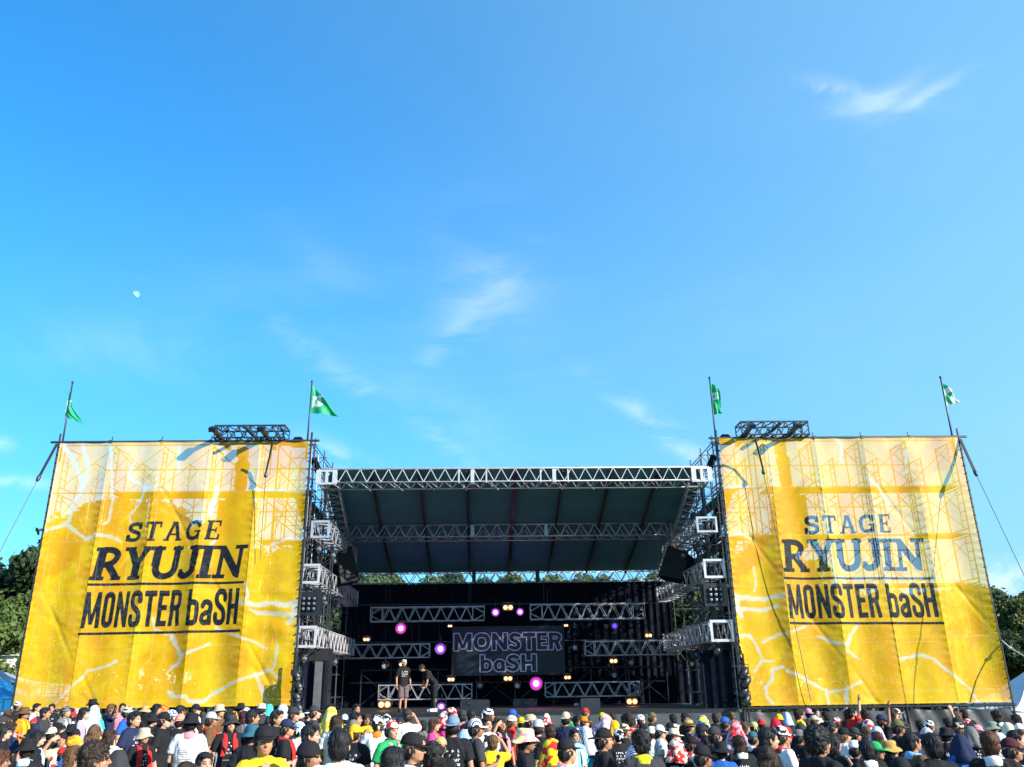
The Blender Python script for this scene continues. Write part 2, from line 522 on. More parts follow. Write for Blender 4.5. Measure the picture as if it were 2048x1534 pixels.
for k in range(22):       # webbing ties hanging between lower and front chord
    x = xa+0.9+(xb-xa-1.8)*k/21
    if k % 2: rod('canopy_tie', roof, (x, 29.75, fz-FH+0.05), (x+0.28, 30.25, fz-FH-0.12), 0.014, ALU)
mb = MB(); mb.tube([canopy_pt(0, 0, .02), canopy_pt(1, 0, .02)], 0.03, 6); mb.build('front_edge_rail', ALUD, roof)
for (P0, s) in ((F0, -1), (F1, 1)):
    rod('roof_leg', roof, (P0.x-s*.1, 30.35, 0), (P0.x-s*.1, 30.35, fz-FH), 0.04, BLACKM)
for (P0, s) in ((R0, -1), (R1, 1)):
    rod('roof_leg', roof, (P0.x, 39.8, 0), (P0.x, 39.8, rz-.5), 0.05, BLACKM)

# ------------------------------------------------------------------ black curtains
def curtain(name, label, x0, x1, y, z0, z1, amp=0.05, wl_=0.35, axis='x', m=None):
    bm = bmesh.new(); g = []
    n = max(8, int(abs(x1-x0)/0.07))
    cx = (x0+x1)/2
    for a in range(n+1):
        s = x0+(x1-x0)*a/n
        off = amp*math.sin(s*2*PI/wl_+1.3*math.sin(s*1.7))
        row = []
        for z in (z0, z0+(z1-z0)*.5, z1):
            row.append(bm.verts.new((s-cx, off, z-z0) if axis == 'x' else (off, s-cx, z-z0)))
        g.append(row)
    for a in range(n):
        for b in range(2): bm.faces.new((g[a][b], g[a+1][b], g[a+1][b+1], g[a][b+1]))
    me = bpy.data.meshes.new(name); bm.to_mesh(me); bm.free()
    o = link_mesh(name, me, None, m or BLACKC)
    o.location = (cx, y, z0) if axis == 'x' else (y, cx, z0)
    return tag(o, label, 'curtain')
cl = at(686, 1168, 39.3); cr_ = at(1338, 1164, 39.3)
curtain('backdrop_curtain', 'tall black curtain across the back of the stage', cl.x, cr_.x, 39.3, DZ+.003, (cl.z+cr_.z)/2)
curtain('wing_curtain', 'black curtain closing the stage wing beside the left yellow banner', XL1-2.6, cl.x+0.15, 38.9, DZ, 4.6)
curtain('wing_curtain', 'black side curtain hanging in the wing beside the right yellow banner', cr_.x-.15, XR0+2.2, 38.5, DZ, 3.1)
curtain('wing_curtain', 'dark masking cloth low at the inner edge of the left yellow banner', at(594, 1330, 30.2).x, at(655, 1330, 30.2).x, 30.2, DZ, at(600, 1322, 30.2).z)
curtain('wing_curtain', 'dark masking cloth low at the inner edge of the right yellow banner', at(1400, 1330, 30.2).x, at(1482, 1330, 30.2).x, 30.2, DZ, at(1450, 1300, 30.2).z)

# ------------------------------------------------------------------ scaffold towers
def frame_mesh(depth, h):
    b = MB()
    for y in (0, depth): b.tube([(0, y, 0), (0, y, h)], 0.024, 6)
    for z in (h*0.12, h*.97): b.tube([(0, 0, z), (0, depth, z)], 0.02, 5)
    b.tube([(0, depth*.30, h*.12), (0, depth*.30, h*.97)], 0.017, 5)
    for z in (.30, .48, .66, .84): b.tube([(0, 0, h*z), (0, depth*.30, h*z)], 0.016, 5)
    b.tube([(0, depth*.30, h*.55), (0, depth, h*.97)], 0.016, 5)
    me = bpy.data.meshes.new('scaffold_frame'); me.from_pydata(b.v, [], b.f); me.materials.append(SCAFF)
    return me
NLIFT = 6
LH = (ZT+0.02)/NLIFT
FRM = frame_mesh(1.22, LH)
def tower(label, x0, x1, inner):
    t = thing('scaffold_tower', label, 'scaffold', ((x0+x1)/2, TD, 0), 'scaffold towers behind the yellow banners')
    base = wl(t)
    xs = [x0+(x1-x0)*i/5 for i in range(6)]
    for (row, ya) in enumerate((TD+0.46, TD+2.9)):
        for i, x in enumerate(xs):
            for l in range(NLIFT):
                o = link_mesh('scaffold_frame', FRM, t, None, (x-base.x, ya-base.y, l*LH))
    for ya in (TD+0.46, TD+1.68, TD+4.12):
        for i in range(5):
            for l in range(NLIFT):
                z = l*LH
                if ya != TD+1.68: rod('cross_brace', t, (xs[i], ya, z+.15), (xs[i+1], ya, z+LH-.1), 0.014, SCAFF)
                if ya != TD+4.12 and (i+l) % 2 == 0: rod('cross_brace', t, (xs[i+1], ya+.03, z+.15), (xs[i], ya+.03, z+LH-.1), 0.014, SCAFF)
    for ya in (TD+0.46, TD+4.12):
        for l in range(1, NLIFT+1):
            rod('ledger', t, (x0-.15, ya-.05, l*LH-.02), (x1+.15, ya-.05, l*LH-.02), 0.024, SCAFF)
    for i in range(5):
        for l in (1, 2, 3, 4, 5):
            if (i*3+l*2) % 7 == 3: continue
            for k in range(2):
                block('deck_board', t, ((xs[i]+xs[i+1])/2, TD+0.46+0.34+k*0.55, l*LH+0.03), (abs(xs[1]-xs[0])-0.06, 0.5, 0.05), PLANK)
    # banner rails: top pole, corner poles, clamps
    rod('top_rail', t, (x0-.35, TD+.04, ZT+.03), (x1+.35, TD+.04, ZT+.03), 0.045, STEEL)
    for x in (x0-.06, x1+.06): rod('corner_pole', t, (x, TD+.05, 0), (x, TD+.05, ZT+.35), 0.04, STEEL)
    for x in xs[1:-1]:
        rod('post_stub', t, (x, TD+.12, ZT-.1), (x, TD+.12, ZT+.25), 0.025, SCAFF)
        block('coupler', t, (x, TD+.03, ZT+.03), (.10, .10, .10), STEEL)
    return t
xi = XL1; tower('steel scaffold tower behind the left yellow banner', XL0, XL1, 1)
tower('steel scaffold tower behind the right yellow banner', XR0, XR1, -1)

def side_scaffold(label, xin, sg):
    """open scaffold along the side of the stage; sg = +1 when the stage is on the +x side"""
    t = thing('side_scaffold', label, 'scaffold', (xin, 35, 0), 'scaffolds along the sides of the stage')
    ys = [TD+0.62+1.8*i for i in range(6)]
    xs_ = [xin+sg*0.08, xin-sg*1.25]
    for x in xs_:
        for i, y in enumerate(ys):
            top = ZT+.3 if i < 4 else ZT-1.4
            rod('upright', t, (x, y, 0), (x, y, top), 0.026, SCAFF)
        for l in range(1, 13):
            z = l*LH/2
            rod('ledger', t, (x, ys[0], z), (x, ys[-1 if z < 8 else 3], z), 0.02, SCAFF)
        for i in range(5):
            for l in range(NLIFT):
                if (i+l) % 2 or i >= 3: continue
                rod('cross_brace', t, (x, ys[i], l*LH), (x, ys[i+1], (l+1)*LH), 0.016, SCAFF)
    for i, y in enumerate(ys):
        for l in range(1, 13):
            z = l*LH/2
            if i >= 4 and z > 8: continue
            rod('transom', t, (xs_[0]+sg*.1, y, z), (xs_[1], y, z), 0.019, SCAFF)
        for l in range(NLIFT):
            if l % 2 == 0: rod('cross_brace', t, (xs_[0], y, l*LH), (xs_[1], y, (l+1)*LH), 0.016, SCAFF)
            else: rod('cross_brace', t, (xs_[1], y, l*LH), (xs_[0], y, (l+1)*LH), 0.016, SCAFF)
    for l in (2, 3, 4, 5):
        for i in range(4):
            block('deck_board', t, (xin-sg*0.55, (ys[i]+ys[i+1])/2, l*LH+.04), (0.5, 1.7, .05), BLACKM)
    # sloping dark stair flights between the lifts
    for k, l in enumerate((3, 4, 5)):
        mb = MB()
        mb.bar((xin-sg*0.35, ys[0]+.15, l*LH+.05), (xin-sg*0.35, ys[2], (l-1)*LH+.1), 0.5, 0.09)
        mb.build('stair_flight', BLACKM, t)
    # a dark tarpaulin gusset near the top
    mb = MB()
    mb.bar((xin+sg*.05, ys[0], ZT-.5), (xin+sg*.22, ys[0]+.4, ZT-.95), .16, .22)
    mb.build('wrapped_cloth', BLACKC, t)
side_scaffold('open steel scaffold beside the stage, next to the left yellow banner', XL1, 1)
side_scaffold('open steel scaffold beside the stage, next to the right yellow banner', XR0, -1)

# truss towers up the stage sides, in silver, that carry the roof
for sg, P0, lab in ((1, F0, 'left'), (-1, F1, 'right')):
    t = thing('mast_truss', 'upright silver truss mast carrying the %s side of the stage roof' % lab, 'truss', (P0.x-sg*.15, 31.6, 0), 'upright truss masts carrying the roof')
    x = P0.x-sg*.0
    zt = fz-0.7-0.235*2.6
    truss(t, (x, 31.6, DZ), (x, 31.6, zt), (0, .45, 0), (.45, 0, 0), 22, 0.024, 0.016, STEEL)

# ------------------------------------------------------------------ rigging trusses on top of the towers
for (pxa, pxb, pya, pyb, lab) in ((421, 567, 849, 884, 'left'), (1486, 1626, 841, 876, 'right')):
    A = at(pxa+3, pyb, TD-.35); B = at(pxb-3, pyb, TD-.35)
    t = thing('rigging_truss', 'dark box truss lying on top of the %s banner tower' % lab, 'truss', ((A.x+B.x)/2, TD, ZT), 'dark rigging trusses on the banner towers')
    h = at(pxa, pya, TD-.35).z-ZT-.09
    zc = ZT+.10+h/2
    truss(t, (A.x, TD+.2, zc), (B.x, TD+.2, zc), (0, .75, 0), (0, 0, h), 10, 0.034, 0.022, STEEL, endw=.09, faces=('front', 'bottom', 'back'))
    for fx in (.06, .74):
        x = A.x+(B.x-A.x)*fx
        mb = MB(); mb.bar((x, TD-.85, ZT+.24), (x, TD+1.2, ZT+.06), .14, .12); mb.build('outrigger_beam', BLACKM, t)
        mb = MB(); mb.bar((x, TD-.95, ZT+.16), (x, TD-.70, ZT+.30), .24, .16); mb.build('pulley_head', BLACKM, t)
    for fx in (.5,):
        x = A.x+(B.x-A.x)*fx
        mb = MB(); mb.bar((x, TD-.9, ZT+h*.5+.1), (x, TD+1.2, ZT+h*.5+.1), .09, .09); mb.build('cross_beam', STEEL, t)
for (px, py, lab) in ((598, 876, 'left'), (1448, 869, 'right')):
    p = at(px, py, TD+.8)
    mb = MB()
    mb.hexa([(p.x-.3, TD+.5, ZT+.06), (p.x+.3, TD+.5, ZT+.06), (p.x+.3, TD+1.1, ZT+.06), (p.x-.3, TD+1.1, ZT+.06),
             (p.x-.12, TD+.65, ZT+.36), (p.x+.12, TD+.65, ZT+.36), (p.x+.12, TD+.95, ZT+.36), (p.x-.12, TD+.95, ZT+.36)])
    o = mb.build('motor_cover', BLACKC)
    tag(o, 'small black covered motor on the inner corner of the %s banner tower' % lab, 'motor', 'covered motors on the banner towers')

# flown speakers hidden behind the banner mesh
def line_array(px, py0, py1, lab):
    D = TD+1.95
    a = at(px, py0, D); b = at(px, py1, D)
    t = thing('line_array', 'tall flown column of black speakers showing through the %s yellow banner' % lab, 'speaker', (a.x, D, b.z), 'flown speaker columns behind the banners')
    n = 7; h = (a.z-b.z)/n
    for i in range(n):
        c = Vector((a.x, D+0.02*i*i*.6, a.z-h*(i+.5)))
        mb = MB(); rot = Matrix.Rotation(math.radians(-1.2*i), 3, 'X')
        mb.box(c, rot @ Vector((.62, 0, 0)), rot @ Vector((0, .3, 0)), rot @ Vector((0, 0, h*.48)))
        cab = mb.build('cabinet', BLACKM, t)
        block('grille', cab, c+Vector((0, -.312, 0)), (1.16, .015, h*.86), GRILLE)
    rod('fly_bar', t, (a.x-.5, D, a.z+.1), (a.x+.5, D, a.z+.1), .05, STEEL)
    hz = at(px, py0-62, D)
    m = thing('chain_hoist', 'chain hoist with hanging cloth chain bag above the %s flown speakers' % lab, 'hoist', (a.x, D, a.z), 'chain hoists above the flown speakers')
    rod('chain', m, (a.x, D, a.z+.1), (a.x, D, ZT-.1), .018, STEEL)
    mb = MB(); mb.lathe((a.x+.02, D, hz.z-.5), [(.001, -.5), (.16, -.42), (.24, -.1), (.22, .35), (.28, .75), (.12, 1.0), (.001, 1.05)], n=10)
    mb.build('chain_bag', BLACKC, m, smooth=True)
    mb = MB(); mb.abox(a.x-.2, a.x+.15, D-.2, D+.2, hz.z+.5, hz.z+.9); mb.build('motor_body', BLACKM, m)
line_array(477, 1003, 1215, 'left')
line_array(1574, 993, 1095, 'right')

# skirt under the right banner (and the same on the left, behind the crowd)
for (x0, x1, lab) in ((XL0, XL1, 'left'), (XR0, XR1, 'right')):
    t = thing('tower_skirt', 'dark plastic skirt sheets hung under the %s yellow banner' % lab, 'skirt', ((x0+x1)/2, TD, 0))
    bx = wl(t)
    for i in range(5):
        a0 = x0+(x1-x0)*i/5+.02; a1 = x0+(x1-x0)*(i+1)/5-.02
        bm = bmesh.new(); g = []
        for a in range(25):
            row = []
            for b in range(11):
                u = a/24; v = b/10
                off = .07*math.sin(PI*u)*(.4+.6*(1-v)) + .06*mnoise.noise(Vector((a0*3+u*5.5+v*2.2, v*1.1, i)))+.05*abs(mnoise.noise(Vector((u*10-v*5, v*1.5, i+5)))) + .02*abs(math.sin(6*u+2.6*v+i))
                row.append(bm.verts.new((a0+(a1-a0)*u-bx.x, .03+off, (ZB-.15)*v - (.06*math.sin(PI*u) if b == 10 else 0))))
            g.append(row)
        for a in range(24):
            for b in range(10):
                f = bm.faces.new((g[a][b], g[a+1][b], g[a+1][b+1], g[a][b+1])); f.smooth = True
        me = bpy.data.meshes.new('skirt_sheet'); bm.to_mesh(me); bm.free()
        link_mesh('skirt_sheet', me, t, SKIRTC)
        if i: rod('skirt_post', t, (x0+(x1-x0)*i/5, TD-.02, 0), (x0+(x1-x0)*i/5, TD-.02, ZB-.05), .035, BLACKM)
    rod('skirt_rail', t, (x0-.1, TD+.0, ZB-.08), (x1+.1, TD+.0, ZB-.08), .045, BLACKM)

# ------------------------------------------------------------------ lettering: glyphs made of strokes, as signed distance
def catmull(pts, k=6):
    P = [pts[0]]+list(pts)+[pts[-1]]
    out = []
    for i in range(1, len(P)-2):
        p0, p1, p2, p3 = [np.array(q, float) for q in P[i-1:i+3]]
        for j in range(k):
            t = j/k
            out.append(tuple(0.5*((2*p1)+(-p0+p2)*t+(2*p0-5*p1+4*p2-p3)*t*t+(-p0+3*p1-3*p2+p3)*t**3)))
    out.append(tuple(pts[-1]))
    return out
def B(x0, y0, x1, y1, w): return ('b', x0, y0, x1, y1, w)
def PL(pts, w, smooth=True): return ('p', catmull(pts) if smooth else pts, w)
def sd_box(X, Y, x0, y0, x1, y1, w):
    dx, dy = x1-x0, y1-y0; l = math.hypot(dx, dy) + 1e-9; ux, uy = dx/l, dy/l
    cx, cy = (x0+x1)/2, (y0+y1)/2
    a = np.abs((X-cx)*ux+(Y-cy)*uy)-l/2; b = np.abs(-(X-cx)*uy+(Y-cy)*ux)-w/2
    return np.minimum(np.maximum(a, b), 0)+np.hypot(np.maximum(a, 0), np.maximum(b, 0))
def sd_glyph(X, Y, prims):
    d = np.full(X.shape, 9.0)
    for p in prims:
        if p[0] == 'b': d = np.minimum(d, sd_box(X, Y, *p[1:]))
        else:
            pts, w = p[1], p[2]
            for i in range(len(pts)-1):
                d = np.minimum(d, sd_box(X, Y, *pts[i], *pts[i+1], w))
                if i: d = np.minimum(d, np.hypot(X-pts[i][0], Y-pts[i][1])-w/2)
    return d
# -- wide slab letters (STAGE)
t_ = .20
SLAB = {
 'S': (.78, [PL([(.66, .70), (.60, .86), (.38, .915), (.17, .84), (.13, .70), (.24, .57), (.42, .5), (.60, .42), (.66, .28), (.58, .13), (.36, .085), (.15, .14), (.10, .30)], t_), B(.68, .98, .68, .66, .09), B(.07, .02, .07, .34, .09)]),
 'T': (.82, [B(.04, .93, .78, .93, .14), B(.41, .05, .41, .95, t_), B(.075, 1, .075, .68, .09), B(.745, 1, .745, .68, .09), B(.22, .05, .60, .05, .10)]),
 'A': (.90, [B(.17, .04, .42, .98, .15), B(.48, .98, .74, .04, .18), B(.25, .34, .65, .34, .10), B(.02, .05, .30, .05, .10), B(.58, .05, .90, .05, .10), B(.30, .95, .52, .95, .10)]),
 'G': (.86, [PL([(.72, .70), (.64, .86), (.44, .915), (.20, .80), (.12, .5), (.20, .2), (.44, .085), (.62, .14), (.70, .24)], t_), B(.72, .04, .72, .46, .13), B(.48, .44, .82, .44, .10), B(.74, .98, .74, .66, .09)]),
 'E': (.76, [B(.20, .02, .20, .98, t_), B(.04, .05, .66, .05, .10), B(.04, .95, .66, .95, .10), B(.2, .5, .52, .5, .10), B(.66, .0, .66, .30, .09), B(.66, 1, .66, .70, .09), B(.50, .36, .50, .64, .08)]),
}
# -- heavy slab letters (RYUJIN)
b_ = .25
HEAVY = {
 'R': (.92, [B(.22, .02, .22, .98, b_), B(.02, .05, .42, .05, .125), B(.02, .95, .40, .95, .125), PL([(.22, .93), (.50, .92), (.66, .82), (.68, .70), (.60, .55), (.44, .48), (.22, .47)], .19), B(.44, .50, .78, .06, .21), B(.62, .05, .93, .05, .125)]),
 'Y': (.86, [B(.16, .97, .44, .44, .23), B(.72, .97, .46, .46, .17), B(.44, .02, .44, .50, b_), B(-.02, .95, .32, .95, .125), B(.56, .95, .88, .95, .125), B(.24, .05, .64, .05, .125)]),
 'U': (.92, [PL([(.20, 1.0), (.20, .45), (.22, .24), (.34, .11), (.50, .09), (.66, .16), (.74, .30), (.75, .5), (.75, 1.0)], .20), B(.17, .4, .17, .98, b_*.9), B(-.01, .95, .38, .95, .125), B(.60, .95, .92, .95, .125)]),
 'J': (.62, [PL([(.44, 1.0), (.44, .42), (.42, .22), (.32, .125), (.17, .09), (.07, .16)], .20), B(.44, .42, .44, .98, b_*.95), B(.06, .08, .06, .30, .125), B(.24, .95, .64, .95, .125)]),
 'I': (.46, [B(.22, .02, .22, .98, b_), B(.02, .05, .44, .05, .125), B(.02, .95, .44, .95, .125)]),
 'N': (1.0, [B(.20, .02, .20, .98, .13), B(.80, .0, .80, .98, .13), B(.20, .93, .79, .09, .23), B(.02, .05, .40, .05, .125), B(.00, .95, .28, .95, .125), B(.60, .95, 1.0, .95, .125), B(.79, .0, .86, .0, .02)]),
}
# -- condensed gothic (MONSTER baSH)
c_ = .165
def rrect(x0, y0, x1, y1, r=.12):
    pts = []
    for (cx, cy, a0) in ((x1-r, y1-r, 0), (x0+r, y1-r, 90), (x0+r, y0+r, 180), (x1-r, y0+r, 270)):
        for k in range(4): a = math.radians(a0+30*k); pts.append((cx+r*math.cos(a), cy+r*math.sin(a)))
    return pts+pts[:2]
h_ = c_/2
COND = {
 'M': (.66, [B(.07, 0, .12, 1, c_), B(.59, 0, .54, 1, c_), B(.13, .98, .32, .10, .12), B(.53, .98, .34, .10, .12)]),
 'O': (.46, [PL(rrect(h_, h_, .46-h_, 1-h_, .13), c_, False)]),
 'N': (.50, [B(h_, 0, h_, 1, c_*.9), B(.50-h_, 0, .50-h_, 1, c_*.9), B(.08, .95, .42, .05, .15)]),
 'S': (.46, [PL([(.39, .70), (.39, .82), (.34, .91), (.23, .93), (.12, .91), (.07, .82), (.07, .68), (.12, .58), (.23, .5), (.34, .42), (.39, .32), (.39, .18), (.34, .09), (.23, .07), (.12, .09), (.07, .18), (.07, .30)], c_)]),
 'T': (.46, [B(0, 1-h_, .46, 1-h_, c_), B(.23, 0, .23, 1, c_)]),
 'E': (.40, [B(h_, 0, h_, 1, c_), B(0, h_, .40, h_, c_*.95), B(0, 1-h_, .40, 1-h_, c_*.95), B(0, .52, .36, .52, c_*.9)]),
 'R': (.46, [B(h_, 0, h_, 1, c_), PL([(.05, .93), (.26, .93), (.36, .89), (.39, .80), (.39, .64), (.35, .55), (.26, .51), (.05, .51)], c_*.95), B(.30, .52, .40, 0, c_)]),
 'b': (.46, [B(h_, 0, h_, 1, c_), PL([(.07, .48), (.12, .60), (.23, .64), (.35, .60), (.39, .50), (.39, .18), (.34, .09), (.23, .07), (.12, .09), (.07, .18)], c_)]),
 'a': (.44, [B(.44-h_, 0, .44-h_, .5, c_), PL([(.07, .52), (.12, .62), (.22, .64), (.33, .60), (.37, .50), (.37, .4)], c_*.95), PL([(.37, .36), (.22, .34), (.10, .28), (.07, .18), (.12, .09), (.22, .07), (.33, .12)], c_*.95)]),
 'H': (.48, [B(h_, 0, h_, 1, c_), B(.48-h_, 0, .48-h_, 1, c_), B(.05, .5, .43, .5, c_*.9)]),
 ' ': (.16, []),
}
# -- wide heavy gothic for the outlined sign on the stage
w_ = .27
WIDE = {
 'M': (1.04, [B(.15, 0, .15, 1, .28), B(.89, 0, .89, 1, .28), B(.20, .95, .52, .12, .22), B(.84, .95, .52, .12, .22)]),
 'O': (.98, [PL([(.49, .88), (.24, .80), (.13, .5), (.24, .2), (.49, .12), (.74, .2), (.85, .5), (.74, .8), (.49, .88)], w_)]),
 'N': (.90, [B(.13, 0, .13, 1, .26), B(.77, 0, .77, 1, .26), B(.14, .92, .76, .08, .27)]),
 'S': (.72, [PL([(.62, .80), (.40, .885), (.20, .83), (.15, .70), (.26, .57), (.46, .48), (.57, .34), (.52, .18), (.34, .11), (.10, .2)], .25)]),
 'T': (.74, [B(0, .87, .74, .87, w_), B(.37, 0, .37, .95, w_)]),
 'E': (.62, [B(.14, 0, .14, 1, w_), B(.02, .12, .62, .12, .24), B(.02, .88, .62, .88, .24), B(.1, .5, .56, .5, .2)]),
 'R': (.78, [B(.14, 0, .14, 1, w_), PL([(.10, .87), (.44, .87), (.60, .80), (.62, .68), (.55, .55), (.40, .50), (.10, .48)], .24), B(.42, .48, .62, 0, .28)]),
 'b': (.66, [B(.13, 0, .13, 1.0, .26), PL([(.15, .56), (.36, .62), (.52, .52), (.54, .33), (.48, .17), (.34, .11), (.16, .15)], .23)]),
 'a': (.64, [B(.51, 0, .51, .62, .26), PL([(.5, .56), (.30, .62), (.15, .50), (.12, .34), (.17, .17), (.32, .11), (.5, .18)], .23)]),
 'H': (.86, [B(.14, 0, .14, 1, w_), B(.72, 0, .72, 1, w_), B(.1, .5, .76, .5, .24)]),
}
def text_sdf(text, font, U, V, gap, shear=0.0):
    """signed distance at (U, V); text is 1 high and as wide as returned"""
    x = 0.0; d = np.full(U.shape, 9.0)
    US = U-shear*V
    for ch in text:
        w, pr = font[ch]
        if pr:
            m = (US > x-.4) & (US < x+w+.4) & (V > -.4) & (V < 1.4)
            if m.any():
                g = sd_glyph(US[m]-x, V[m], pr)
                d[m] = np.minimum(d[m], g)
        x += w+gap
    return d, x-gap
def text_width(text, font, gap): return sum(font[c][0]+gap for c in text)-gap

# ------------------------------------------------------------------ the two banners
def banner_mat():
    m, nt, p = new_mat('printed_mesh_banner')
    ln = nt.links
    def nd(t, **k):
        n = nt.nodes.new(t)
        for a, b in k.items(): setattr(n, a, b)
        return n
    tcn = nd('ShaderNodeTexCoord')
    def noise(scale, stretch=(1, 1, 1), det=6, rough=.6, dist=0.0):
        mp = nd('ShaderNodeMapping'); mp.inputs['Scale'].default_value = stretch
        ln.new(tcn.outputs['Object'], mp.inputs[0])
        n = nd('ShaderNodeTexNoise'); n.inputs['Scale'].default_value = scale; n.inputs['Detail'].default_value = det
        n.inputs['Roughness'].default_value = rough; n.inputs['Distortion'].default_value = dist
        ln.new(mp.outputs[0], n.inputs['Vector']); return n.outputs['Fac']
    def rng_(v, a, b, lo=0.0, hi=1.0):
        n = nd('ShaderNodeMapRange'); n.interpolation_type = 'SMOOTHSTEP'
        ln.new(v, n.inputs[0]); n.inputs[1].default_value = a; n.inputs[2].default_value = b
        n.inputs[3].default_value = lo; n.inputs[4].default_value = hi; return n.outputs[0]
    def mix(f, a, b):
        n = nd('ShaderNodeMix'); n.data_type = 'RGBA'
        if isinstance(f, float): n.inputs[0].default_value = f
        else: ln.new(f, n.inputs[0])
        for i, c in ((6, a), (7, b)):
            if isinstance(c, tuple): n.inputs[i].default_value = (*c, 1)
            else: ln.new(c, n.inputs[i])
        return n.outputs[2]
    big = rng_(noise(.32, (1, 1, 1), 5, .55, .6), .40, .60)
    blot = rng_(noise(1.1, (1, 1, .7), 8, .65, .8), .46, .62)
    fine = rng_(noise(3.5, (1, 1, .5), 8, .7, .4), .35, .7)
    col = mix(big, (.91, .565, .004), (.88, .43, .007))
    col = mix(blot, col, (.94, .64, .008))
    n3 = nd('ShaderNodeMath', operation='MULTIPLY'); ln.new(fine, n3.inputs[0]); n3.inputs[1].default_value = .35
    col = mix(n3.outputs[0], col, (.70, .42, .015))
    atr = nd('ShaderNodeAttribute'); atr.attribute_name = 'streak'
    wob = noise(4.5, (1, 1, 1), 7, .72)
    ws = nd('ShaderNodeMath', operation='MULTIPLY_ADD'); ln.new(wob, ws.inputs[0]); ws.inputs[1].default_value = .22
    ln.new(atr.outputs['Fac'], ws.inputs[2])
    smask = rng_(ws.outputs[0], .080, .150, .92, 0.0)
    col = mix(smask, col, (.74, .76, .62))
    ai = nd('ShaderNodeAttribute'); ai.attribute_name = 'ink'
    imask = rng_(ai.outputs['Fac'], -.012, .012, 1.0, 0.0)
    col = mix(imask, col, (.012, .016, .030))
    ln.new(col, p.inputs['Base Color']); p.inputs['Roughness'].default_value = .55
    p.inputs['Specular IOR Level'].default_value = .25
    tl = nd('ShaderNodeBsdfTranslucent'); ln.new(col, tl.inputs['Color'])
    m1 = nd('ShaderNodeMixShader'); m1.inputs[0].default_value = .12
    ln.new(p.outputs[0], m1.inputs[1]); ln.new(tl.outputs[0], m1.inputs[2])
    tr = nd('ShaderNodeBsdfTransparent')
    m2 = nd('ShaderNodeMixShader'); m2.inputs[0].default_value = .38
    ln.new(m1.outputs[0], m2.inputs[1]); ln.new(tr.outputs[0], m2.inputs[2])
    bp = nd('ShaderNodeBump'); bp.inputs['Strength'].default_value = .25; bp.inputs['Distance'].default_value = .02
    ln.new(noise(5.0, (.5, 1, 5), 4, .6), bp.inputs['Height']); ln.new(bp.outputs[0], p.inputs['Normal'])
    ln.new(m2.outputs[0], nt.nodes['Material Output'].inputs['Surface'])
    return m
BANM = banner_mat()
STREAKS_L = [
 (8, [(126,890),(144,918),(154,945),(164,966),(157,986),(144,1000),(133,1041),(126,1048),(92,1061)]), (6, [(164,890),(174,931),(166,966)]),
 (5, [(219,890),(224,918),(222,952),(224,1000),(215,1041),(205,1048)]), (5, [(267,925),(255,952),(290,976),(273,1010),(256,1030),(258,1042)]), (4, [(290,976),(318,969)]),
 (5, [(359,894),(357,942)]), (8, [(434,976),(424,1007),(417,1030)]), (6, [(427,1078),(415,1099),(415,1133)]),
 (6, [(126,1044),(157,1068),(171,1078),(191,1068),(219,1072),(239,1082)]), (4, [(513,979),(564,979),(608,984)]), (4, [(540,1089),(574,1077),(602,1078)]),
 (9, [(592,1203),(567,1210),(541,1206),(512,1210),(477,1203)]), (8, [(592,1229),(574,1229),(548,1226),(516,1226),(500,1219)]), (11, [(590,1203),(588,1235),(577,1244)]),
 (8, [(338,1268),(351,1293),(361,1313),(355,1326),(338,1338)]), (4, [(361,1310),(387,1300),(416,1287)]), (4, [(303,1235),(306,1258),(338,1271)]),
 (4, [(429,1255),(477,1274),(509,1284),(532,1297)]), (4, [(232,1322),(206,1335),(174,1342),(161,1358),(139,1377),(110,1406)]),
 (6, [(335,1384),(348,1393),(371,1393),(377,1403),(406,1403),(419,1390),(438,1380),(467,1364),(509,1351),(548,1335),(554,1290)]),
 (6, [(509,1348),(522,1377),(532,1403)]), (4, [(535,1335),(558,1358)]), (4, [(490,1164),(496,1190),(490,1203)])]
STREAKS_R = [
 (9, [(1470,1193),(1495,1195),(1533,1198),(1568,1189)]), (8, [(1473,1220),(1495,1217),(1527,1220),(1558,1211)]), (11, [(1473,1195),(1476,1220),(1485,1232)]),
 (5, [(1479,1271),(1501,1271),(1511,1284),(1527,1318),(1511,1344)]), (3, [(1527,1321),(1552,1323)]),
 (6, [(1568,1334),(1549,1337),(1546,1359),(1533,1375),(1536,1394),(1546,1407)]), (4, [(1530,1284),(1558,1269),(1590,1261),(1615,1252)]),
 (5, [(1640,1272),(1669,1284),(1694,1290),(1697,1303),(1720,1318)]), (7, [(1694,1290),(1704,1268),(1716,1252)]),
 (6, [(1577,1342),(1602,1353),(1628,1367),(1647,1377),(1659,1385),(1694,1378),(1723,1363)]), (6, [(1656,1380),(1660,1407)]), (6, [(1692,1380),(1694,1407)]),
 (5, [(1802,1318),(1843,1309),(1868,1318),(1887,1334),(1913,1353),(1944,1378),(1957,1404)]), (5, [(1673,877),(1686,890),(1683,921)]),
 (4, [(1813,901),(1813,945)]), (4, [(1734,955),(1758,972),(1782,1017)]), (4, [(1447,976),(1478,972),(1509,972)]), (4, [(1457,1072),(1485,1066),(1509,1078)]),
 (3, [(1510,1133),(1516,1167),(1511,1181)])]
